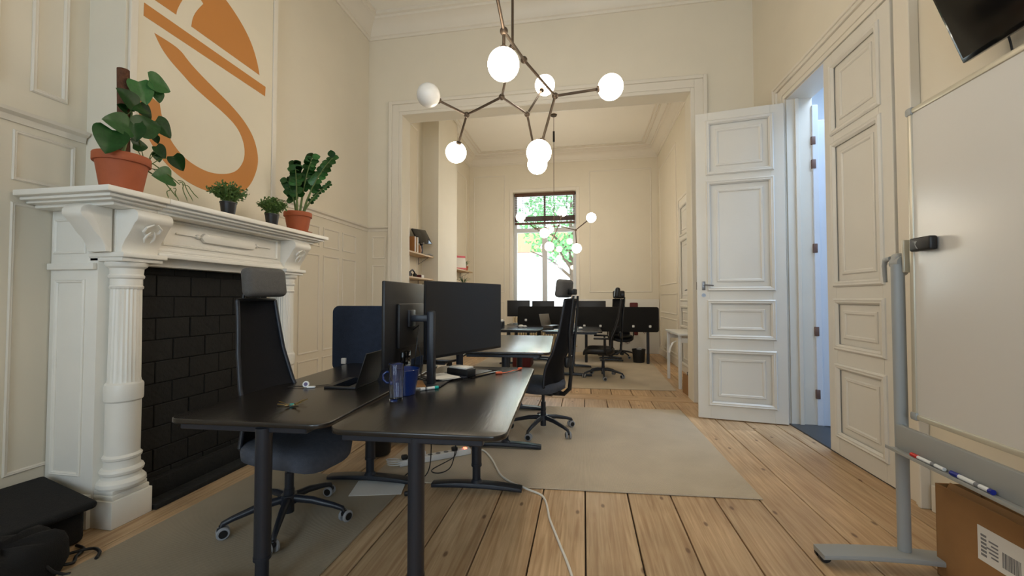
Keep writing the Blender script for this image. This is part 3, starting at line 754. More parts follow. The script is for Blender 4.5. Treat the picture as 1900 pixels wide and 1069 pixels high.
desk('desk', 'black desk nearest the viewer, under the two monitors and the glass', (-.76, 2.515, .0105), R_, .80, w=.80, inset=.05, rear_inset=.47, lx=(0, .01))
desk('desk', 'black desk on the fireplace side, with keys and a laptop on it', (-1.605, 2.53, .0105), R_, .80, w=.82, inset=.03, rear_inset=.50, lx=(.09, .03))
desk('desk', 'raised black desk behind the right monitor, its top shining in window light', (-.76, 4.50, .0105), math.radians(3.2), .89, .84, 1.72, .11, .30)
desk('desk', 'black desk behind the navy screen, mostly hidden by the monitors', (-1.64, 4.46, .0105), math.radians(3.2), .80, .82, 1.6, .06, .30)

# ------------------------------------------------------------------ office chairs
def chair(label, loc, rz, arms=False, kind=0, group=None, basem='steel'):
    """faces local +x"""
    t = thing('office_chair', label, 'chair', loc, rz, group)
    g = G(); g.tube((0, 0, .055), (0, 0, .20), .030, n=20); g.tube((0, 0, .20), (0, 0, .30), .026, n=20); g.tube((0, 0, .30), (0, 0, .41), .016, n=16); g.build('gas_column', M[basem], t)
    g = G(); g.tube((0, 0, .115), (0, 0, .165), .052, .045, n=20); hubo = g.build('base_hub', M[basem], t)
    a0 = .35
    arm_o = cas = None
    for k in range(5):
        a = a0 + 2 * PI * k / 5
        if arm_o is None:
            g = G(); g.path([(.035, 0, .140), (.15, 0, .130), (.28, 0, .100), (.335, 0, .082), (.345, 0, .062)], [.024, .022, .017, .015, .011], 10); arm_o = g.build('base_arm', M[basem], t, 60); arm_o.rotation_euler = (0, 0, a)
        else: inst(arm_o, 'base_arm', t, (0, 0, 0), (0, 0, a))
    for k in range(5):
        a = a0 + 2 * PI * k / 5; p = (.345 * math.cos(a), .345 * math.sin(a), 0)
        if cas is None:
            g = G(); g.m = 1
            for s in (-1, 1): g.lathe([(.0, -.009), (.030, -.009), (.034, -.005), (.034, .005), (.030, .009), (.0, .009)], n=20, mtx=Matrix.Translation((.012, s * .019, .034)) @ Matrix.Rotation(PI / 2, 4, 'X'))
            g.m = 0
            for s in (-1, 1): g.tube((.012, s * .027, .034), (.012, s * .031, .034), .022, n=16)
            g.tube((0, 0, .045), (0, 0, .078), .009, n=10); g.box((.004, 0, .052), (.045, .018, .022), .006)
            cas = g.build('caster', [M['black'], M['caster']], t, 35); cas.location = p; cas.rotation_euler = (0, 0, a + 1.1)
        else: inst(cas, 'caster', t, p, (0, 0, a + 1.1 + k * .7))
    g = G(); g.box((-.02, 0, .405), (.22, .14, .05), .015); g.box((-.13, 0, .415), (.14, .08, .035), .01); g.build('tilt_mechanism', M['black'], t)
    g = G(); g.path([(.02, -.06, .40), (.03, -.17, .385), (.03, -.24, .38)], [.006, .006, .009], 8); g.build('lever', M['black'], t)
    # seat cushion
    def seat(u, v):
        a = 2 * PI * u; n_ = 3.2
        ca, sa = math.cos(a), math.sin(a); rr = (abs(ca) ** n_ + abs(sa) ** n_) ** (-1 / n_)
        k = [0, .5, .86, .98, 1, .98, .88, .5, 0][int(round(v * 8))]; zz = [.415, .415, .420, .436, .462, .490, .510, .518, .518][int(round(v * 8))]
        x = .075 + rr * ca * .275 * k; y = rr * sa * .265 * k
        if x > .22: zz -= (x - .22) ** 2 * 3.5
        zz += .018 * (abs(y) / .25) ** 2 * (1 if v > .4 else 0) + (.02 * max(0, -x - .1) / .15 if v > .4 else 0)
        return (x, y, zz)
    g = G(); g.grid(seat, 40, 9, True); g.build('seat', M['seat'] if kind != 1 else M['black'], t, 60)
    # backrest: curved mesh panel
    zb, ztop = .50, 1.36
    def prof(v):
        x = -.125 - .10 * min(1, v * 1.6) ** .8 - .13 * max(0, v - .25) ** 1.25 + .03 * math.sin(min(1, v * 2.6) * PI)
        return x, zb + (ztop - zb) * v
    def hw(v): return .13 + .10 * (1 - v) ** 1.4
    g = G(); g.grid(lambda u, v: (prof(v)[0] - .045 * (1 - (2 * u - 1) ** 2) * (1 - .5 * v), (2 * u - 1) * hw(v), prof(v)[1]), 15, 26, thick=.006); g.build('backrest', M['mesh'], t, 60)
    for s in (-1, 1):
        g = G(); g.path([(prof(v)[0] + .002, s * hw(v), prof(v)[1]) for v in [i / 16 for i in range(17)]], .0125, 10); g.build('back_frame', M['steel'] if kind == 0 else M['black'], t, 60)
    g = G(); g.path([(prof(1)[0] - .0, -hw(1), ztop), (prof(1)[0] - .012, 0, ztop + .006), (prof(1)[0], hw(1), ztop)], .012, 10); g.build('back_rail', M['black'], t, 60)
    g = G(); g.path([(prof(0)[0] + .002, -hw(0), zb), (prof(0)[0] - .03, 0, zb - .004), (prof(0)[0] + .002, hw(0), zb)], .014, 10)
    g.build('back_rail', M['black'], t, 60)
    # rear support: Y frame from mechanism to the head rest
    g = G(); g.path([(-.10, 0, .40), (-.24, 0, .41), (-.30, 0, .47), (-.315, 0, .60)], [.022, .022, .022, .018], 10)
    for s in (-1, 1):
        g.path([(-.315, 0, .60), (-.325, s * .05, .80), (-.335, s * .075, 1.06), (-.365, s * .06, 1.32), (-.37, s * .05, 1.40)], [.016, .014, .013, .012, .011], 10)
    g.box((-.30, 0, .74), (.05, .17, .11), .02); g.build('rear_support', M['black'], t, 60)
    # head rest
    g = G(); g.box((0, 0, 0), (.085, .28, .185), .035, 5)
    o = g.build('headrest', M['head'] if kind == 0 else M['black'], t, 60); o.location = (-.245, 0, 1.475); o.rotation_euler = (0, math.radians(-8), 0)
    g = G(); g.box((-.335, 0, 1.44), (.07, .09, .06), .012); g.build('headrest_mount', M['black'], t, 60)
    if arms:
        for s in (-1, 1):
            g = G(); g.path([(-.05, s * .12, .41), (-.05, s * .27, .42), (-.03, s * .30, .50), (-.03, s * .30, .69)], [.018, .018, .02, .018], 10, flat=.7); g.box((.03, s * .30, .70), (.26, .085, .03), .012); g.build('armrest', M['black'], t, 60)
    else:
        pass
    return t
chair('dark grey office chair with grey headrest, between the fireplace and the left desk', (-1.80, 2.29, .0105), math.radians(-12))
chair('black office chair on the beige rug at the raised desk, turned away', (-.42, 4.29, .0105), math.radians(157))
chair('black office chair with armrests at the far room desk, left of the black bin', (.33, 7.38, .0105), math.radians(178), True, 1)
chair('black office chair with armrests behind the black desk screen by the far wall', (.86, 10.0, .0105), math.radians(-85), True, 1)

# ------------------------------------------------------------------ monitors on the near desk
def oriented(name, label, cat, a, b, z0, z1, screen_side, curve=0.0):
    """flat monitor between floor points a and b (xy); screen on left (+1) or right(-1) of a->b"""
    a = Vector(a); b = Vector(b); c = (a + b) / 2; w = (b - a).length; ang = math.atan2(b.y - a.y, b.x - a.x)
    t = thing(name, label, cat, (c.x, c.y, .811), ang)
    zc = (z0 + z1) / 2 - .811; h = z1 - z0; s = screen_side
    g = G(); g.box((0, -s * .006, zc), (w, .022, h), .006); g.box((0, -s * .026, zc - .02), (w * .62, .03, h * .55), .012); g.build('housing', M['black'], t)
    g = G(); g.box((0, s * .0055, zc + .006), (w - .016, .0022, h - .028), 0); g.build('screen', M['screen'], t, None)
    return t, w, zc, h, s
mt, w_, zc_, h_, s_ = oriented('monitor', 'large monitor on the right, its dark screen facing the viewer', 'monitor', (-1.0500, 2.6130), (-0.6907, 3.3955), .969, 1.504, -1)
g = G(); g.box((0, .075, .24), (.055, .035, .47), .012); g.box((0, .04, zc_), (.11, .06, .11), .01); g.build('stand_pole', M['steel'], mt)
g = G(); g.box((.02, .03, .006), (.34, .25, .012), .005); g.build('stand_base', M['steel'], mt)
mt, w_, zc_, h_, s_ = oriented('monitor', 'large monitor on the left seen from behind, with cables and a pole stand', 'monitor', (-1.1737, 2.2556), (-1.1930, 3.0912), .965, 1.488, 1)
# local x along a->b ; -y is the back side facing the viewer's right
g = G(); g.box((-.085, -.185, .245), (.066, .050, .49), .014); g.build('stand_pole', M['steel'], mt)
g = G(); g.box((-.02, -.16, .005), (.28, .22, .010), .004); g.build('stand_base', M['steel'], mt)
g = G(); g.box((-.085, -.085, .44), (.05, .16, .045), .008); g.box((-.085, -.045, .44), (.11, .018, .11), .006); g.build('bracket', M['steel'], mt)
g = G(); g.path([(-.05, -.045, .36), (-.16, -.13, .40), (-.22, -.14, .30), (-.22, -.12, .15), (-.12, -.10, .05), (0, -.12, .012), (.1, -.16, .012)], .0045, 8)
g.path([(0, -.045, .30), (-.06, -.10, .2), (-.10, -.12, .05), (-.02, -.16, .015), (.14, -.24, .008), (.22, -.24, .008)], .0045, 8); g.build('cable', M['black'], mt, 60)
g = G(); g.box((-.20, -.055, .19), (.12, .02, .09), .005); g.build('socket_cover', M['gloss'], mt)

# laptop
lp = thing('laptop', 'black laptop open on the left desk beside the blue mug', 'laptop', (-1.4683, 2.5309, 0.8110), math.radians(96))
g = G(); g.prism(rrect(-.155, -.17, .155, .05, .012, 4), 'z', 0, .014, .003, 2); g.build('base', M['black'], lp)
g = G(); g.box((0, -.06, .0147), (.27, .11, .0015)); 
for i in range(12):
    for j in range(4): g.box((-.121 + i * .022, -.10 + j * .024, .0165), (.018, .019, .003))
g.build('keyboard', M['gloss'], lp, None)
g = G(); g.box((0, 0, .11), (.31, .008, .22), .003); o = g.build('lid', M['black'], lp); o.location = (0, .05, .014); o.rotation_euler = (math.radians(-18), 0, 0)
g = G(); g.box((0, -.0045, .113), (.29, .001, .195)); o = g.build('display', M['gloss'], lp, None); o.location = (0, .05, .014); o.rotation_euler = (math.radians(-18), 0, 0)
lp.rotation_euler = (0, 0, math.radians(-88))

# glass, mugs
gl = G(); gl.lathe([(.0, .0), (.034, .0), (.036, .003), (.043, .205), (.0422, .2065), (.0408, .205), (.0345, .020), (.030, .015), (0, .015)], n=40)
tag(gl.build('drinking_glass', M['clearglass'], None, 35, loc=(-1.0356, 2.1590, 0.8105)), 'clear straight drinking glass standing at the front of the near desk', 'glass')
def mug(loc, rz, label):
    t = thing('mug', label, 'mug', loc, rz)
    g = G(); g.lathe([(0, 0), (.060, 0), (.064, .004), (.066, .03), (.088, .150), (.086, .152), (.083, .148), (.062, .03), (.055, .008), (0, .008)], n=36); g.build('cup', M['blue'], t, 40)
    g = G(); g.path([(.080, 0, .13), (.105, 0, .135), (.125, 0, .12), (.125, 0, .09), (.105, 0, .07), (.072, 0, .07)], .007, 10); g.build('handle', M['blue'], t, 60)
mug((-1.0578, 2.3184, 0.8105), math.radians(196), 'large dark blue mug behind the glass, its handle pointing left')
# marker
def marker(name, label, a, b, capm, cap2=None, r=.009, parent=None):
    a = Vector(a); b = Vector(b); d = (b - a).normalized(); L = (b - a).length
    t = thing(name, label, 'marker', a); 
    g = G(); g.tube((0, 0, 0), d * (L * .80), r, n=16); g.build('barrel', M['white'], t)
    g = G(); g.tube(d * (L * .78), d * L, r * 1.12, n=16); g.build('cap', M[capm], t)
    if cap2: g = G(); g.tube(-d * L * .06, d * .004, r * 1.1, n=16); g.build('end_plug', M[cap2], t)
    g = G(); g.tube(d * (L * .25), d * (L * .36), r * 1.01, n=16); g.build('print', M['ink'], t)
marker('marker_pen', 'white marker with teal cap lying in front of the pole stand', (-0.9998, 2.4150, 0.8202), (-0.9129, 2.4971, 0.8202), 'teal')
# keys
kr = thing('key_bunch', 'bunch of brass keys with a blue tag on the left desk', 'keys', (-1.5263, 1.9513, 0.8105), .6)
g = G(); g.path([(.018 * math.cos(2 * PI * i / 20), .018 * math.sin(2 * PI * i / 20), .010 + .004 * math.sin(i)) for i in range(21)], .0015, 6, False); g.build('ring', M['steelgrey'], kr, 60)
for i, (a, tz) in enumerate(((2.6, .1), (.2, .35), (.8, .15), (5.3, .3), (3.9, .5))):
    g = G(); g.prism([(.012 * math.cos(q * PI / 6) + .010, .012 * math.sin(q * PI / 6)) for q in range(12)], 'z', 0, .0022)
    g.box((.043, 0, .0011), (.045, .006, .0022)); g.box((.058, .005, .0011), (.006, .006, .0022)); g.box((.048, .005, .0011), (.006, .005, .0022))
    o = g.build('key', M['gold'], kr, None); o.location = (.016 * math.cos(a), .016 * math.sin(a), .003 + i * .002); o.rotation_euler = (0, -tz, a)
g = G(); g.box((0, 0, .01), (.022, .015, .012), .003); g.build('tag', M['teal'], kr)
# small earphone-like gadget and pen
eb = thing('badge_reel', 'small round white and purple badge reel with a black strap, beside the laptop', 'badge reel', (-1.7581, 2.3764, 0.8105), .35)
g = G(); g.lathe([(0, -.006), (.018, -.006), (.021, 0), (.018, .006), (0, .006)], n=24, mtx=Matrix.Translation((0, 0, .0215)) @ Matrix.Rotation(PI / 2 - .3, 4, 'X')); g.build('reel', M['white'], eb)
g = G(); g.lathe([(0, -.007), (.012, -.007), (.012, .007), (0, .007)], n=20, mtx=Matrix.Translation((0, 0, .0215)) @ Matrix.Rotation(PI / 2 - .3, 4, 'X')); g.build('reel_centre', mat('purple_plastic', (70, 52, 96), .4), eb)
g = G(); g.path([(-.11, .01, .006), (-.05, .012, .009), (0, -.004, .006), (.06, .02, .005), (.16, .07, .004), (.2, .07, .004)], .005, 8, flat=.6); g.build('strap', M['black'], eb, 60)
g = G(); g.box((.035, -.012, .006), (.05, .02, .010), .003); g.build('clip', M['white'], eb)
# orange strap
g = G(); g.path([(0, 0, .004), (.05, .04, .004), (.10, .10, .012), (.115, .15, .005), (.13, .20, .004)], [.005] * 5, 8, flat=.5); g.box((0, -.005, .008), (.05, .03, .014), .005, rot=(0, 0, .5)); g.box((.13, .20, .010), (.022, .04, .016), .005, rot=(0, 0, -.5))
tag(g.build('orange_strap', M['orange'], None, 50, loc=(-0.6376, 3.0719, 0.8105)), 'orange plastic strap lying at the far right corner of the near desk', 'strap')
# papers
def sheet_stack(loc, rz, n, label, w=.21, l=.297):
    t = thing('paper_sheets', label, 'papers', loc, rz)
    for i in range(n):
        G().box((0, 0, 0), (w, l, .001)).build('sheet', M['paper'], t, None, loc=(random.uniform(-.015, .015), random.uniform(-.015, .015), .001 + i * .0022), rot=(0, 0, random.uniform(-.25, .25)))
sheet_stack((-0.9950, 2.8014, 0.8246), .9, 4, 'loose white sheets under the right monitor', .15, .21)
g = G(); g.box((0, 0, .004), (.12, .34, .008), .003); tag(g.build('tablet', M['gloss'], None, loc=(-0.7728, 3.0332, 0.8105), rot=(0, 0, -.42)), 'flat black tablet below the right monitor', 'tablet')
dk = thing('docking_station', 'black docking box under the right monitor', 'dock', (-0.8984, 2.9463, 0.8105), -.4)
G().box((0, 0, .03), (.20, .10, .055), .008).build('body', M['black'], dk); G().box((.0, .0, .064), (.16, .09, .012), .002).build('papers', M['paper'], dk)
nb = thing('notebook', 'cream notebook lying between the pole stand and the mug', 'notebook', (-1.1012, 2.5309, 0.8105), .5)
G().box((0, 0, .006), (.15, .21, .012), .002).build('pages', M['paper'], nb); G().box((0, 0, .0135), (.15, .21, .002)).build('cover', M['card'], nb)
# navy desk screen
sd = thing('desk_screen', 'navy felt desk screen with rounded corners on the left desk', 'desk screen', (-1.80, 3.375, .0), math.radians(2))
g = G(); g.prism(rrect(-.42, .74, .42, 1.318, .06, 6), 'y', -.016, .016, .006, 2); g.build('felt_panel', M['navy'], sd, 50)
for xx in (-.3, .3): G().box((xx, -.028, .83), (.04, .024, .05), .004).build('clamp', M['white'], sd)
# bin under the desk
def bin_(loc, label, h=.30, r=.12, paper=False):
    t = thing('waste_bin', label, 'bin', loc)
    g = G(); g.lathe([(0, 0), (r * .8, 0), (r * .84, .01), (r, h), (r * 1.04, h), (r * 1.04, h + .012), (r * .97, h + .012), (r * .8, .015), (0, .015)], n=28); g.build('bucket', M['black'], t, 40)
    if paper:
        g = G(); 
        for i in range(5): g.box((random.uniform(-.05, .05), random.uniform(-.05, .05), h - .02 + i * .012), (.09, .07, .012), .004, rot=(random.uniform(-.7, .7), random.uniform(-.7, .7), i))
        o = g.build('crumpled_paper', M['paper'], t, None)
bin_((-1.80, 3.42, .0105), 'black round waste bin under the left desk')
bin_((1.17, 9.25, .0105), 'black waste bin with paper in it, beside the far desk leg', .27, .14, True)

# power strip and cables
ps = thing('power_strip', 'white power strip with a red switch and black plugs on the rug under the desks', 'power strip', (-1.25, 3.37, .0105), math.radians(37))
G().box((0, 0, .025), (.62, .07, .048), .008).build('body', M['white'], ps)
for i in range(7):
    g = G(); g.tube((-.26 + i * .07, 0, .048), (-.26 + i * .07, 0, .0500), .021, n=20); g.build('socket', M['ink'], ps)
G().box((.265, 0, .051), (.026, .034, .012), .003).build('switch', M['redlamp'], ps)
G().box((.165, -.005, .065), (.05, .045, .035), .01).build('plug', M['black'], ps)
G().box((-.13, .0, .07), (.08, .05, .045), .01).build('plug', M['white'], ps)
G().box((-.265, .0, .065), (.05, .05, .035), .01).build('plug', M['black'], ps)
def cable(pts, r, m, label, name='power_cable'):
    # smooth through the points
    P = [Vector(p) for p in pts]; out = []
    for i in range(len(P) - 1):
        p0, p1, p2, p3 = P[max(i - 1, 0)], P[i], P[i + 1], P[min(i + 2, len(P) - 1)]
        for q in range(6):
            t = q / 6; out.append(.5 * ((2 * p1) + (-p0 + p2) * t + (2 * p0 - 5 * p1 + 4 * p2 - p3) * t * t + (-p0 + 3 * p1 - 3 * p2 + p3) * t ** 3))
    out.append(P[-1]); g = G(); g.path(out, r, 8); return tag(g.build(name, m, None, 60), label, 'cable')
cable([(-.99, 3.57, .03), (-.90, 3.62, .02), (-.78, 3.45, .017), (-.62, 3.12, .016), (-.42, 2.96, .016), (-.31, 2.91, .006), (-.265, 2.83, .006), (-.235, 2.70, .006), (-.215, 2.596, .006), (-.165, 2.43, .006), (-.135, 2.33, .006), (-.085, 2.17, .006), (-.03, 1.95, .006), (.05, 1.6, .006), (.08, 1.1, .006)], .0075, M['mantel'], 'cream cable snaking from the power strip across the planks towards the viewer')
cable([(-1.12, 2.85, .745), (-1.13, 2.88, .55), (-1.15, 3.0, .25), (-1.20, 3.05, .03), (-1.27, 2.90, .016), (-1.36, 2.96, .016), (-1.36, 3.2, .016), (-1.36, 3.28, .07)], .004, M['black'], 'black cable hanging from the near desk down to the power strip, left one')
cable([(-.98, 3.1, .745), (-.99, 3.12, .5), (-1.02, 3.2, .2), (-1.06, 3.2, .03), (-1.12, 3.1, .016), (-1.2, 3.15, .016), (-1.1, 3.38, .03), (-1.09, 3.44, .07)], .004, M['black'], 'black cable hanging behind the near table leg, right one')
g = G(); g.path([(.055 * math.cos(i * .55) * (1 + .01 * i), .035 * math.sin(i * .55), .008 + .0015 * i) for i in range(34)], .005, 7); tag(g.build('coiled_cable', M['white'], None, 60, loc=(-1.53, 3.17, .0105)), 'white cable coiled at the left end of the power strip', 'cable')
g = G(); g.box((0, 0, .0015), (.36, .24, .003), .001, 1); tag(g.build('paper_sheet', M['paper'], None, None, loc=(-1.47, 2.80, .0105), rot=(0, 0, .25)), 'pale sheet on the floor beside the near desk foot', 'paper')
g = G(); g.box((0, 0, .0), (.06, .03, .03), .008, rot=(0, 0, .5)); tag(g.build('plug_adapter', M['black'], None, loc=(-1.215, 2.74, .018)), 'small black plug adapter on the floor by the near desk foot', 'plug')

# ------------------------------------------------------------------ potted plants on the mantel
def pot(t, r, h, m, rim=True):
    g = G()
    if rim: g.lathe([(0, 0), (r * .68, 0), (r * .70, .004), (r * .90, h * .78), (r * .985, h * .78), (r, h * .80), (r, h * .98), (r * .98, h), (r * .90, h), (r * .86, h * .9), (0, h * .9)], n=36)
    else: g.lathe([(0, 0), (r * .72, 0), (r * .75, .004), (r * .95, h * .9), (r, h * .92), (r, h), (r * .93, h), (r * .9, h * .9), (0, h * .9)], n=28)
    g.build('pot', m, t, 35)
    g = G(); g.lathe([(0, h * .905), (r * .86, h * .905)], n=24); g.build('soil', M['soil'], t, None)
def leaf_mesh(heart=True):
    def f(u, v):
        s = v; w = (math.sin(PI * min(1, s ** .62)) ** .8) * .5 if heart else math.sin(PI * s) ** .8 * .32
        if heart: w = .50 * max(0, math.sin(PI * (s * .93 + .07) ** .62)) ** .75
        x = s - (.10 * (abs(2 * u - 1)) * (1 - s) if heart else 0); y = (2 * u - 1) * w
        return (x, y, .10 * abs(2 * u - 1) * w * 2 - .18 * s * s + .01 * math.sin(9 * s + 5 * u))
    g = G(); g.grid(f, 9, 12, thick=.012); return g
P1 = thing('potted_climber', 'heart-leaved climbing plant on a brown pole in a terracotta pot, left on the mantel', 'plant', (-2.755, 2.02, 2.02))
pot(P1, .135, .225, M['terra'])
G().tube((0, .01, .16), (-.01, .0, .76), .030, n=16).build('coir_pole', M['coir'], P1)
g = G(); g.path([(.02, -.02, .2), (.038, .0, .35), (.02, .03, .5), (.036, .0, .62)], [.008, .007, .006, .005], 8); g.path([(.02, .05, .2), (.06, .13, .22), (.08, .22, .17), (.08, .29, .13)], [.005, .004, .004, .003], 7); g.path([(.0, .1, .2), (.07, .20, .12), (.09, .26, .04)], [.005, .004, .003], 7)
g.build('vine', M['stem'], P1, 60)
LF = [(2.198, 2.77, .105, -5, 1), (2.109, 2.679, .11, -75, 1), (2.018, 2.607, .10, 155, 1), (2.012, 2.542, .05, 170, 0), (2.188, 2.69, .06, -80, 1), (1.955, 2.42, .12, 185, 1), (1.913, 2.298, .13, 250, 1), (2.136, 2.473, .12, 30, 1), (2.077, 2.476, .06, 80, 1), (2.244, 2.501, .10, -40, 1), (2.163, 2.583, .075, -40, 0), (2.071, 2.573, .09, 200, 1), (2.22, 2.424, .04, -70, 0), (2.248, 2.35, .07, -50, 0), (2.24, 2.315, .05, -80, 0), (2.345, 2.306, .085, -55, 1), (2.227, 2.184, .11, 190, 1), (2.301, 2.193, .06, -15, 0), (2.123, 2.35, .07, 10, 0), (2.057, 2.408, .09, -90, 1)]
base_leaf = None
pet = G()
for i, (yy, zz, s, ang, fr) in enumerate(LF):
    s *= 1.22
    yy = yy * .984; zz = 1.38 + (zz - 1.38) * .984
    a = math.radians(ang); dx = .035 + .04 * fr + random.uniform(-.01, .02)
    tip = Vector((.25, math.cos(a), math.sin(a))).normalized(); nrm = Vector((1, -.45 + random.uniform(-.3, .3), .25 + random.uniform(-.2, .3))).normalized()
    yv = nrm.cross(tip).normalized(); nrm = tip.cross(yv)
    loc = Vector((dx, yy - 2.02, zz - 2.02)) - tip * s * .5
    mt_ = Matrix((tip, yv, nrm)).transposed().to_euler()
    if base_leaf is None: base_leaf = leaf_mesh().build('leaf', M['leaf'], P1, 60); o = base_leaf
    else: o = inst(base_leaf, 'leaf', P1, (0, 0, 0))
    o.location = loc; o.rotation_euler = mt_; o.scale = (s, s, s)
    q = Vector((.02, .0 if i < 13 else .12, max(.2, min(.62, zz - 2.02 - .06)) if i < 13 else .19))
    pet.path([loc + tip * s * .08, (loc + q) / 2 + Vector((0, 0, .02)), q], [.002, .0025, .003], 6)
pet.build('petioles', M['stem'], P1, 60)
g = G()
for y0, z0, y1, z1 in ((.27, .15, .37, .03), (.28, .14, .33, .02), (.24, .09, .27, .01), (.22, .08, .20, .01), (.30, .13, .41, .06)):
    g.path([(.09 + .01 * math.sin(q), y0 + (y1 - y0) * (q / 8) ** .7, z0 + (z1 - z0) * (q / 8) ** 2 + .004 * math.sin(q * 1.7)) for q in range(9)], [.0028] * 8 + [.001], 6)
g.build('tendrils', M['stem'], P1, 60)

def small_bushy(loc, label, seed, r=.14, h=.18):
    rnd = random.Random(seed); t = thing('potted_herb', label, 'plant', loc)
    pot(t, .058, .105, M['blackpot'], False)
    b = bmesh.new(); st = G()
    for i in range(120):
        a = rnd.uniform(0, 2 * PI); q = rnd.uniform(.1, 1) ** .7; rr = r * q; hh = .09 + h * rnd.uniform(.55, 1) * (1 - .35 * q * q)
        p = [Vector((.02 * math.cos(a), .02 * math.sin(a), .095)), Vector((rr * .5 * math.cos(a), rr * .5 * math.sin(a), .095 + (hh - .095) * .6)), Vector((rr * math.cos(a), rr * math.sin(a), hh))]
        st.path(p, [.0018, .0015, .001], 4, False)
        for j in range(11):
            s = .3 + .7 * j / 10; c = p[1].lerp(p[2], (s - .5) * 2) if s > .5 else p[0].lerp(p[1], s * 2)
            d = Vector((rnd.gauss(0, 1), rnd.gauss(0, 1), rnd.gauss(.5, .8))).normalized(); w = d.orthogonal().normalized(); L = rnd.uniform(.018, .032)
            vs = [b.verts.new(c), b.verts.new(c + d * L * .5 + w * L * .26), b.verts.new(c + d * L), b.verts.new(c + d * L * .5 - w * L * .26)]; b.faces.new(vs)
    st.build('stems', M['stem'], t, None)['kind'] = 'stuff'
    g = G(); g._add(b); g.build('foliage', M['leaf2'], t, None)['kind'] = 'stuff'
small_bushy((-2.70, 2.72, 2.02), 'bushy small-leaved plant in a black pot, beside the climber on the mantel', 3)
small_bushy((-2.70, 3.17, 2.02), 'smaller bushy plant in a black pot, between its twin and the terracotta pot', 4, .12, .165)
P4 = thing('potted_succulent', 'upright glossy-leaved plant in a terracotta pot at the right end of the mantel', 'plant', (-2.745, 3.56, 2.02))
pot(P4, .125, .20, M['terra'])
G().lathe([(0, 0), (.11, 0), (.13, .012), (.125, .014), (0, .006)], n=32).build('saucer', M['terra'], P4)
zl = None
rnd = random.Random(9)
for tip in ((-.04, -.01, .68), (.33, .05, .74), (.13, .02, .74), (-.12, .0, .52), (.03, -.08, .60), (.30, .05, .48)):
    p0 = Vector((tip[0] * .12, tip[1] * .2, .17)); p2 = Vector(tip); p1 = Vector((p0.x + (p2.x - p0.x) * .30, p0.y + (p2.y - p0.y) * .3, p0.z + (p2.z - p0.z) * .62))
    pts = [p0.lerp(p1, k / 5).lerp(p1.lerp(p2, k / 5), k / 5) for k in range(6)]
    st = G(); st.path(pts, [.011, .010, .008, .006, .005, .003], 8); so = st.build('stalk', M['stem'], P4, 60)
    for k in range(9):
        u = .38 + .62 * k / 8; c = p0.lerp(p1, u).lerp(p1.lerp(p2, u), u); d = (p2 - p1).normalized()
        for s in (-1, 1):
            side = d.cross(Vector((.3, -1, .2))).normalized() * s
            tipv = (side + d * .7 + Vector((rnd.uniform(-.3, .3), rnd.uniform(-.4, .4), rnd.uniform(-.2, .3)))).normalized(); n_ = Vector((.4, -1, .3)).normalized(); yv = n_.cross(tipv).normalized(); n_ = tipv.cross(yv)
            if zl is None: zl = leaf_mesh(False).build('leaf', M['leaf'], so, 60); o = zl
            else: o = inst(zl, 'leaf', so, (0, 0, 0))
            s_ = rnd.uniform(.06, .082) * (.55 if tip[2] < .5 else 1); o.location = c; o.rotation_euler = Matrix((tipv, yv, n_)).transposed().to_euler(); o.scale = (s_, s_ * 1.5, s_)

# ------------------------------------------------------------------ globe chandeliers
def chandelier(label, origin, nodes, rods, globes, stem, zceil, r_globe=.10, rod=.0105, cord=None):
    t = thing('globe_chandelier', label, 'chandelier', origin); O = Vector(origin)
    V = {k: Vector(v) - O for k, v in nodes.items()}
    for a, b in rods:
        G().tube(V[a], V[b], rod, n=12).build('rod', M['brass'], t)
    for k, v in V.items():
        if k in globes: continue
        G().sphere(v, rod * 2.5, 16, 10).build('joint', M['brass'], t)
    for k, (parent, on) in globes.items():
        d = (V[k] - V[parent]).normalized()
        gg = G(); gg.sphere((0, 0, 0), r_globe, 40, 24); gg.build('globe', M['lit'] if on else M['opal'], t, 60, loc=V[k])
        G().tube(V[k] - d * (r_globe + .012), V[k] - d * (r_globe - .02), .024, .030, n=20).build('socket', M['brass'], t)
    s = V[stem]
    g = G(); g.tube(s, (s.x, s.y, s.z + .45), rod * .9, n=12); g.tube((s.x, s.y, s.z + .45), (s.x, s.y, zceil - O.z - .02), rod * .45, n=8); g.build('suspension_rod', M['brass'], t)
    g = G(); g.tube((s.x, s.y, zceil - O.z - .03), (s.x, s.y, zceil - O.z - .001), .06, .07, n=24); g.build('ceiling_rose', M['brass'], t)
    if cord: g = G(); g.tube((s.x, s.y, cord - O.z), (s.x, s.y, cord + .22 - O.z), .022, n=14); g.build('cord_grip', M['black'], t)
N1 = dict(n=(-.495, 2.514, 2.867), p=(-1.31, 3.308, 3.134), q=(-1.222, 3.81, 2.809), l=(-.382, 4.139, 3.571), g=(.221, 3.344, 3.085), h=(-.35, 3.258, 2.559), i=(-.462, 4.147, 2.759),
          B=(-.491, 2.509, 3.079), S=(-.505, 2.909, 3.222), C=(-.434, 3.0, 3.175), D=(-.219, 3.269, 3.015), m=(-.682, 3.389, 3.105), o=(-1.047, 3.58, 3.065), j=(-.523, 3.822, 3.138),
          U=(-.50, 1.95, 3.30), a=(-.50, 1.62, 3.62), b=(-.30, 1.75, 3.10))
chandelier('large branching bronze chandelier with globe lamps hanging over the near desks', (-.505, 2.909, 2.5), N1,
    [('U', 'B'), ('B', 'C'), ('C', 'D'), ('S', 'm'), ('m', 'o'), ('m', 'j'), ('o', 'p'), ('o', 'q'), ('j', 'l'), ('j', 'i'), ('D', 'g'), ('D', 'h'), ('B', 'n'), ('U', 'a'), ('U', 'b')],
    dict(n=('B', True), p=('o', False), q=('o', True), l=('j', True), i=('j', True), g=('D', True), h=('D', True), a=('U', True), b=('U', True)), 'S', ZC)
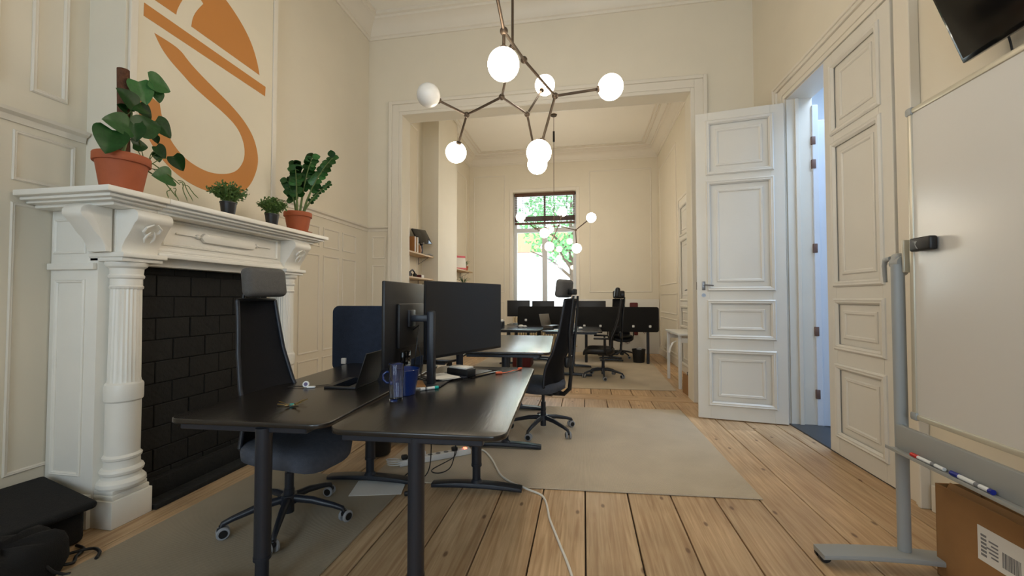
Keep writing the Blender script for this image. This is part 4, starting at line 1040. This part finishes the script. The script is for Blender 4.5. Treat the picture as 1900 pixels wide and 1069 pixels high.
N2 = dict(g1=(-1.318, 8.6, 3.124), g2=(-.438, 8.8, 3.25), g3=(.161, 8.6, 3.062), g4=(-.139, 8.6, 2.43), g5=(-.80, 8.5, 2.752), g6=(-.72, 8.75, 2.50), g7=(-.76, 9.2, 2.95),
          A=(-.16, 8.6, 2.813), S=(-.608, 8.6, 2.906), B=(-.52, 8.7, 2.93), C=(-1.0, 8.6, 2.87), D=(-.78, 8.62, 2.875))
chandelier('smaller looking globe chandelier hanging in front of the far window', (-.608, 8.6, 2.4), N2,
    [('S', 'B'), ('B', 'A'), ('A', 'g3'), ('A', 'g4'), ('B', 'g2'), ('B', 'g6'), ('S', 'D'), ('D', 'C'), ('C', 'g1'), ('C', 'g5'), ('D', 'g7')],
    dict(g1=('C', True), g2=('B', True), g3=('A', True), g4=('A', True), g5=('C', True), g6=('B', True), g7=('D', True)), 'S', ZC2, cord=4.70)

# ------------------------------------------------------------------ whiteboard on a stand
wbt = thing('whiteboard', 'mobile whiteboard in a pale frame on a grey stand', 'whiteboard', (1.64, 2.42, 0))
# local y runs toward -world y for the board (board reaches past the camera's right)
def wsp(g, x0, y0, z0, x1, y1, z1, bev=.004): g.span((x0 - 1.64, y0 - 2.42, z0), (x1 - 1.64, y1 - 2.42, z1), bev, 2)
g = G(); wsp(g, 1.630, .45, .80, 1.650, 2.405, 2.325, .001); g.build('panel', M['board'], wbt)
g = G(); wsp(g, 1.622, 2.392, .80, 1.662, 2.420, 2.33, .008); wsp(g, 1.622, .44, 2.312, 1.662, 2.405, 2.34, .008); wsp(g, 1.622, .44, .78, 1.662, 2.405, .808, .008)
g.build('frame', M['frame'], wbt)
g = G(); wsp(g, 1.616, 2.385, 2.305, 1.668, 2.428, 2.348, .012); g.build('corner_cap', M['grey'], wbt)
g = G(); wsp(g, 1.616, 2.385, .775, 1.668, 2.428, .818, .012); g.build('corner_cap', M['grey'], wbt)
for yy in (2.455, .38):
    g = G(); g.prism([(-.022 + .030 * math.cos(2 * PI * i / 20), yy - 2.42 + .022 * math.sin(2 * PI * i / 20)) for i in range(20)], 'z', .07, 1.56); lo = g.build('upright', M['grey'], wbt, 40)
    g = G(); n = 12
    top = [(-.43 + .86 * i / n, .088 - .025 * (2 * i / n - 1) ** 2) for i in range(n + 1)]; bot = [(.43 - .86 * i / n, .060 - .022 * (2 * i / n - 1) ** 2) for i in range(n + 1)]
    g.prism(top + bot, 'y', yy - 2.42 - .075, yy - 2.42 + .035, .008); g.build('foot', M['grey'], wbt, 40)
    for xx in (-.40, .40):
        g = G()
        for s in (-1, 1): g.tube((xx, yy - 2.42 + s * .010, .028), (xx, yy - 2.42 + s * .028, .028), .028, n=20)
        g.tube((xx, yy - 2.42, .028), (xx, yy - 2.42, .062), .008, n=10); g.build('caster', M['black'], wbt)
g = G(); wsp(g, 1.585, .35, .612, 1.61, 2.445, .735, .004); g.build('cross_beam', M['grey'], wbt)
g = G(); wsp(g, 1.545, .40, .606, 1.60, 2.46, .613, .002); wsp(g, 1.543, .40, .606, 1.548, 2.46, .622, .001); g.build('pen_tray', M['grey'], wbt)
# pivot clamp with lever
g = G(); g.box((.0, .055, 1.56), (.062, .055, .12), .02, 3); g.tube((-.0, .02, 1.57), (-.0, .08, 1.57), .034, n=20); g.build('pivot_clamp', M['grey'], wbt)
g = G(); g.box((.0, .008, 1.60), (.035, .016, .17), .007, 3); g.build('pivot_plate', M['frame'], wbt)
g = G(); g.path([(-.02, .085, 1.595), (-.02, .125, 1.59), (-.02, .135, 1.56), (-.02, .128, 1.47)], [.013, .013, .011, .009], 12); g.build('clamp_lever', M['grey'], wbt, 60)
lean = Matrix.Rotation(math.radians(.4), 4, 'Y'); piv = Vector((0, 0, 1.56))
for o in wbt.children:
    if o.name.split('.')[0] in ('panel', 'frame', 'corner_cap'):
        o.rotation_euler = (0, math.radians(.4), 0); o.location = piv - lean @ piv + Vector((0, -.035, 0))
# eraser
er = thing('board_eraser', 'black magnetic board eraser at the left edge of the whiteboard', 'eraser', (1.605, 2.285, 1.61))
G().box((.004, -.01, .035), (.036, .125, .066), .009, 3).build('body', M['black'], er)
g = G(); g.prism([(.028, .048), (.020, .048), (.002, .020), (-.004, .010), (.006, .016), (.014, .030), (.0, .050), (.028, .050)], 'x', -.0150, -.0141); g.build('printed_mark', M['grey'], er, None)
marker('marker_pen', 'thin white marker with red cap on the whiteboard tray', (1.572, 2.14, .6225), (1.572, 2.325, .6225), 'red', None, .0085)
marker('marker_pen', 'white marker with blue cap on the whiteboard tray', (1.572, 1.93, .6235), (1.572, 2.105, .6235), 'bluecap', 'bluecap', .0095)
# cardboard box
cbx = thing('cardboard_box', 'open brown cardboard box with a shipping label behind the whiteboard stand', 'box', (1.86, 1.965, 0), math.radians(2))
g = G(); W_, L_, H_ = .20, .94, .452
g.span((-W_ / 2, -L_ / 2, 0), (-W_ / 2 + .006, L_ / 2, H_)); g.span((W_ / 2 - .006, -L_ / 2, 0), (W_ / 2, L_ / 2, H_ + .02)); g.span((-W_ / 2, L_ / 2 - .006, 0), (W_ / 2, L_ / 2, H_)); g.span((-W_ / 2, -L_ / 2, 0), (W_ / 2, -L_ / 2 + .006, H_)); g.span((-W_ / 2, -L_ / 2, 0), (W_ / 2, L_ / 2, .006))
g.build('carton', M['card'], cbx, None)
g = G(); g.box((-W_ / 2 + .035, 0, H_ - .03), (.005, L_ - .03, .09), rot=(0, .5, 0)); g.build('flap', M['card'], cbx, None)
LBL = (-W_ / 2 - .001)
lb = G().span((LBL - .0008, .06, .21), (LBL + .0005, .255, .362)).build('shipping_label', M['paper'], cbx, None)
g = G(); rr = random.Random(4); y = .075
for i in range(14):
    w2 = rr.choice((.002, .003, .005)); g.span((LBL - .0016, y, .235), (LBL - .0009, y + w2, .30)); y += w2 + rr.choice((.002, .003))
for i in range(5): g.span((LBL - .0016, .165, .245 + i * .016), (LBL - .0009, .165 + .03 + .01 * (i % 3), .252 + i * .016))
for i in range(6): g.span((LBL - .0016, .215, .235 + i * .017), (LBL - .0009, .24, .245 + i * .017))
g.build('label_print', M['ink'], lb, None)

# ------------------------------------------------------------------ television
tv = thing('television', 'black television tilted down on the upper right wall', 'television', (2.12, 2.08, 2.70))
T = Matrix.Rotation(math.radians(-20), 4, 'Y')
g = G(); g.box((-.02, 0, .33), (.035, 1.13, .66), .006, mtx=None); o = g.build('housing', M['gloss'], tv); o.rotation_euler = (0, math.radians(-20), 0)
g = G(); g.box((-.0385, 0, .335), (.001, 1.10, .62)); o = g.build('screen', M['gloss'], tv, None); o.rotation_euler = (0, math.radians(-20), 0)
g = G(); g.box((.08, 0, .38), (.24, .12, .10), .01); g.build('wall_mount', M['black'], tv)
cable([(2.15, 2.50, 2.80), (2.2, 2.52, 2.72), (2.228, 2.53, 2.5), (2.23, 2.53, 2.0), (2.23, 2.53, 1.2)], .005, M['black'], 'black cable running down the wall below the television')

# ------------------------------------------------------------------ black case and bag at the left
bc = thing('equipment_case', 'black fabric-covered case with sagging lid beside the fireplace', 'case', (-3.035, 1.71, 0), math.radians(-6))
G().box((0, 0, .105), (.42, .46, .21), .03, 3).build('body', M['felt'], bc)
o = G().box((0, 0, 0), (.50, .52, .045), .018, 3).build('lid', M['felt'], bc); o.location = (.01, 0, .245); o.rotation_euler = (0, math.radians(10), 0)
bg2 = thing('black_bag', 'black fabric bag lying on the floor in front of the case', 'bag', (-2.68, 1.50, 0), .12)
def bag(u, v):
    a = 2 * PI * u; n_ = 3; ca, sa = math.cos(a), math.sin(a); rr = (abs(ca) ** n_ + abs(sa) ** n_) ** (-1 / n_)
    k = [0, .9, 1.02, 1.0, .93, .8, .5, 0][int(round(v * 7))]; z = [0.002, .002, .06, .13, .18, .205, .22, .222][int(round(v * 7))]
    return (rr * ca * .125 * k, rr * sa * .24 * k, z + .012 * math.sin(7 * a) * (v > .3) + (-.02 * ca if v > .5 else 0))
g = G(); g.grid(bag, 40, 8, True); g.build('body', M['felt'], bg2, 60)
g = G(); g.path([(.11, .08, .10), (.14, .10, .05), (.15, .14, .012), (.17, .15, .010)], .007, 8); g.build('strap', M['black'], bg2, 60)
cable([(-2.78, 1.86, .012), (-2.70, 1.84, .012), (-2.66, 1.78, .014), (-2.60, 1.72, .02), (-2.68, 1.68, .03), (-2.74, 1.74, .02), (-2.66, 1.84, .018), (-2.58, 1.83, .018), (-2.53, 1.78, .018)], .008, M['black'], 'black cable curling on the floor beside the black case')

# ------------------------------------------------------------------ far room furniture
desk('desk', 'black desk on the left in the far room, under the small paper box', (-1.40, 8.10, .0105), 0, .80, 1.28, 1.3, .18, .25, None, 'desk', .7)
desk('desk', 'black desk in the far room with the laptop stand, behind the turned chair', (-.21, 7.95, .0105), 0, .80, 1.06, 1.4, .18, .25, None, 'desk', .7)
desk('desk', 'black desk behind the black screen at the right of the far room', (.60, 9.5, .0105), 0, .80, 1.7, .78, .2, .2, None, 'desk', .5)
desk('desk', 'black desk behind the monitors under the far window', (-1.0, 9.3, .0105), 0, .80, 1.4, .7, .2, .2, None, 'desk', .5)
def felt_screen(x0, x1, y, z0, z1, label):
    t = thing('desk_screen', label, 'desk screen', ((x0 + x1) / 2, y, 0)); w = x1 - x0
    g = G(); g.prism(rrect(-w / 2, z0, w / 2, z1, .05, 5), 'y', -.015, .015, .005, 2); g.build('felt_panel', M['felt'], t, 50)
    n = max(2, int(w / .32)) 
    for i in range(n): g = G(); g.box((-w / 2 + .18 + i * (w - .36) / (n - 1), -.025, z0 + .12), (.05, .022, .05), .01); g.build('clamp', M['white'], t)
    for xx in (w / 2 - .22, -w / 2 + .22): g = G(); g.tube((xx, .03, .012), (xx, .03, z0 + .1), .03, n=14); g.build('post', M['steel'], t)
felt_screen(-.17, 1.55, 9.0, .68, 1.21, 'wide black felt desk screen on posts at the right of the far room')
felt_screen(-1.42, -.28, 8.86, .80, 1.22, 'black felt desk screen below the far window')
def far_monitor(x, y, w, z0, z1, label):
    t = thing('monitor', label, 'monitor', (x, y, .811)); 
    G().box((0, 0, (z0 + z1) / 2 - .811), (w, .03, z1 - z0), .006).build('housing', M['black'], t)
    g = G(); g.box((0, .045, .13), (.05, .05, .26), .005); g.box((0, .05, .006), (.24, .2, .012), .004); g.build('stand', M['black'], t)
far_monitor(-1.46, 9.2, .52, .98, 1.345, 'black monitor at the left below the far window, seen from behind')
far_monitor(-.90, 9.2, .50, .98, 1.335, 'black monitor in the middle below the far window, seen from behind')
far_monitor(.18, 9.3, .60, .98, 1.335, 'black monitor above the wide screen, right of the near chair back')
pb = thing('paper_box', 'small dark box topped with white paper on the far left desk', 'box', (-1.72, 8.0, .811))
G().box((0, 0, .06), (.30, .22, .12), .004).build('carton', M['black'], pb); G().box((0, 0, .135), (.28, .24, .03), .003, rot=(0, 0, .1)).build('papers', M['paper'], pb)
g = G(); g.sphere((0, 0, .03), .035, 14, 10, (1.6, 1, .9)); g.sphere((.08, .01, .025), .028, 12, 8, (1.5, 1, .8)); tag(g.build('crumpled_tissue', M['paper'], None, 60, loc=(-1.22, 8.0, .811)), 'white crumpled tissue on the far left desk', 'tissue')
ls = thing('laptop', 'laptop open on a metal stand on the far room desk', 'laptop', (-.62, 7.85, .811), math.radians(60))
G().box((0, 0, .06), (.32, .22, .016), .005).build('base', M['steelgrey'], ls); g = G(); g.box((0, 0, .11), (.32, .008, .22), .003); o = g.build('lid', M['steelgrey'], ls); o.location = (0, .11, .065); o.rotation_euler = (-.25, 0, 0)
g = G(); g.box((-.1, 0, .027), (.02, .2, .05), .003); g.box((.1, 0, .027), (.02, .2, .05), .003); g.build('stand', M['steelgrey'], ls)
g = G(); g.lathe([(0, 0), (.03, 0), (.035, .09), (.033, .09), (.028, .006), (0, .006)], n=20); tag(g.build('cup', M['paper'], None, 40, loc=(-.18, 8.2, .811)), 'white cup on the far room desk right of the laptop', 'cup')
g = G(); g.sphere((0, 0, .024), .03, 14, 10, (1.3, 1, .8)); tag(g.build('computer_mouse', M['white'], None, 60, loc=(-.06, 7.75, .811)), 'white computer mouse on the far room desk', 'mouse')
g = G(); g.box((0, 0, .05), (.08, .05, .10), .008); tag(g.build('yellow_packet', mat('yellow_card', (214, 180, 60), .6), None, loc=(-.38, 8.3, .811)), 'yellow packet on the far room desk behind the chair back', 'packet')
g = G(); g.box((0, 0, .004), (.30, .12, .008), .003); tag(g.build('keyboard', M['white'], None, loc=(-.40, 7.62, .811)), 'pale keyboard at the edge of the far room desk', 'keyboard')
dr = G().box((0, 0, .30), (.36, .5, .56), .008).build('drawer_cabinet', M['maroon'], None, loc=(-1.22, 8.3, .0105)); tag(dr, 'maroon drawer cabinet under the far left desk', 'cabinet')

lw = thing('leaning_board', 'large white paper board leaning on the far wall behind the black screen', 'board', (.80, 10.80, 0))
g = G(); g.box((0, 0, .685), (2.14, .03, 1.37), .004); o = g.build('panel', M['paper'], lw)
g = G(); rr = random.Random(2)
for k, (x0, z0, n, ww) in enumerate(((.10, .32, 5, .035), (.22, .26, 4, .03), (.68, .52, 3, .03), (.92, .62, 3, .03))):
    for i in range(n):
        xx = x0 + i * ww * 1.2; g.path([(xx, -.018, z0 + rr.uniform(-.02, .02)), (xx + ww * .4, -.018, z0 + rr.uniform(.02, .05)), (xx + ww * .8, -.018, z0 + rr.uniform(-.03, .02))], .005, 5)
g.build('handwriting', M['maroon'], lw, None)
for x_, z_, w_, h_ in ((.45, 1.20, .20, .17), (.50, .52, .10, .12)):
    G().box((x_, -.03, z_), (w_, .03, h_), .02).build('red_holder', M['maroon'], lw)

# white console table at the right wall of the far room
ct = thing('console_table', 'narrow white trestle table against the right wall of the far room', 'table', (1.63, 7.08, 0))
G().box((0, 0, .835), (.44, 1.0, .03), .004).build('tabletop', M['white'], ct)
for yy in (.44, -.42):
    for xx in (-.18, .19): G().span((xx - .022, yy - .022, 0), (xx + .022, yy + .022, .82), .003).build('leg', M['white'], ct)
    G().box((0, yy, .74), (.40, .03, .07), .003).build('apron', M['white'], ct)
g = G(); g.path([(0, 0, .012), (-.06, -.04, -.01), (-.10, -.06, -.08), (-.12, -.07, -.16)], .02, 8, flat=.2); tag(g.build('white_strap', M['white'], None, 60, loc=(1.44, 6.86, .70)), 'white plastic strap drooping from the console table edge', 'strap')
bxx = thing('paper_bag', 'small brown paper bag on the floor below the console table', 'bag', (1.50, 6.32, 0), .1)
g = G(); g.prism([(-.05, 0), (.05, 0), (.055, .24), (-.045, .28)], 'y', -.13, .13); g.build('bag', M['card'], bxx, None)
g = G(); g.path([(0, -.06, .25), (-.01, -.05, .31), (-.01, .05, .31), (0, .06, .25)], .004, 6); g.build('handle', M['black'], bxx, 60)

# shelves in the far room, left side
def shelf(x0, y0, x1, y1, z, label):
    t = thing('wall_shelf', label, 'shelf', (x0, (y0 + y1) / 2, z)); w = x1 - x0; l = y1 - y0
    G().span((0, -l / 2, -.028), (w, l / 2, 0), .003, 1).build('board', M['pine'], t)
    for yy in (-l / 2 + .12, l / 2 - .12):
        g = G(); g.span((.0, yy - .012, -.16), (.006, yy + .012, -.028)); g.span((0, yy - .012, -.034), (w * .8, yy + .012, -.028)); g.path([(.006, yy, -.15), (w * .75, yy, -.034)], .004, 6); g.build('bracket', M['steelgrey'], t)
shelf(XL2, 6.32, -2.84, 7.48, 2.19, 'upper pine shelf in the alcove beyond the opening')
shelf(XL2, 6.32, -2.84, 7.48, 1.76, 'lower pine shelf in the alcove beyond the opening')
shelf(XL2, 8.80, -2.80, 10.15, 2.07, 'upper pine shelf beyond the far chimney breast')
shelf(XL2, 8.80, -2.78, 10.15, 1.62, 'lower pine shelf beyond the far chimney breast')
G().box((0, 0, .11), (.16, .10, .22), .004).build
def book(x, y, z, w, d, h, m, label, rx=0.0, name='book', cat='book', group=None):
    t = thing(name, label, cat, (x, y, z), 0, group); g = G(); g.box((0, 0, h / 2), (d, w, h), .002, 1, rot=None); o = g.build('cover', m, t); o.rotation_euler = (rx, 0, 0)
    g = G(); g.box((.003, 0, h / 2), (d - .004, w * .7, h + .001)); o = g.build('pages', M['paper'], t); o.rotation_euler = (rx, 0, 0)
book(-2.93, 6.62, 2.191, .06, .17, .26, M['wood2'], 'amber box file at the left of the upper alcove shelf')
book(-2.93, 6.72, 2.191, .05, .18, .26, M['pine'], 'pale upright board book on the upper alcove shelf')
g = G(); g.lathe([(0, 0), (.07, 0), (.085, .05), (.07, .14), (.03, .16), (0, .16)], n=24); tag(g.build('wooden_bowl', M['wood2'], None, 40, loc=(-2.94, 6.92, 2.191)), 'amber wooden vessel on the upper alcove shelf', 'bowl')
dm = thing('tilted_display', 'black tilted display on a foot, on the upper alcove shelf', 'display', (-2.94, 7.12, 2.191))
g = G(); g.box((0, 0, 0), (.30, .46, .03), .006); o = g.build('screen', M['gloss'], dm); o.location = (.02, -.03, .33); o.rotation_euler = (0.18, math.radians(62), 0)
g = G(); g.tube((0, 0, 0), (0, 0, .30), .03, n=14); g.tube((0, 0, .0), (0, 0, .012), .08, n=20); g.build('foot', M['black'], dm)
g = G(); g.path([(0, -.08, .01), (.05, 0, .03), (.09, .08, .01)], .012, 8); tag(g.build('grey_cable_bundle', M['grey'], None, 60, loc=(-2.91, 7.30, 2.191)), 'grey bundle at the right end of the upper alcove shelf', 'cable')
hp = thing('headphones', 'black headphones on the lower alcove shelf', 'headphones', (-2.95, 6.75, 1.761))
g = G(); g.path([(0, -.10, .03), (0, -.09, .09), (0, 0, .13), (0, .09, .09), (0, .10, .03)], [.014] * 5, 10); g.build('band', M['black'], hp, 60)
for s in (-1, 1): g = G(); g.sphere((0, s * .10, .04), .042, 16, 10, (1, .6, .9)); g.build('ear_cup', M['black'], hp, 60)
g = G(); g.lathe([(0, 0), (.05, 0), (.06, .08), (.055, .085), (0, .03)], n=20); tag(g.build('black_bowl', M['black'], None, 40, loc=(-2.93, 6.50, 1.761)), 'black bowl at the left of the lower alcove shelf', 'bowl')
book(-2.94, 7.0, 1.761, .16, .16, .05, M['maroon'], 'flat maroon book on the lower alcove shelf')
# calendar + plants on the far shelf
cl = thing('desk_calendar', 'tilted white calendar with pink edges on the far left shelf', 'calendar', (-2.84, 9.22, 2.071), -.9)
g = G(); g.box((0, 0, .17), (.012, .30, .34), .002); o = g.build('sheet', M['paper'], cl); o.rotation_euler = (0, -.25, 0)
g = G(); g.box((.008, 0, .31), (.004, .30, .05)); g.box((.008, 0, .02), (.004, .30, .04)); o = g.build('pink_border', M['pink'], cl); o.rotation_euler = (0, -.25, 0)
book(-2.99, 9.02, 2.071, .10, .12, .26, M['maroon'], 'dark red binder behind the calendar on the far left shelf')
def tuft(loc, label, seed, potm, n=26, h=.22, rpot=.07, spread=.16):
    rnd = random.Random(seed); t = thing('potted_plant', label, 'plant', loc); pot(t, rpot, .12, potm, potm is M['terra'])
    for i in range(n):
        a = rnd.uniform(0, 2 * PI); q = rnd.uniform(.3, 1); tip = Vector((math.cos(a) * spread * q, math.sin(a) * spread * q, .11 + h * (1 - .5 * q * q) * rnd.uniform(.7, 1)))
        g = G(); g.path([(0, 0, .10), (tip.x * .4, tip.y * .4, .10 + (tip.z - .1) * .75), tuple(tip)], [.004, .009, .001], 5, flat=.25); g.build('leaf', M['leaf'], t, 60)
tuft((-2.90, 9.85, 2.071), 'small plant in a terracotta pot at the right end of the far left shelf', 1, M['terra'])
tuft((-2.84, 9.45, 1.621), 'green tufted plant in a black pot on the lower far shelf', 2, M['blackpot'], 34, .26, .07, .22)
tuft((-2.99, 9.06, 2.335), 'spiky plant above the red binder on the far left shelf', 5, M['blackpot'], 14, .12, .045, .09)

# lift the slightly buried origins: nothing sits below the planks
SC.frame_set(1)
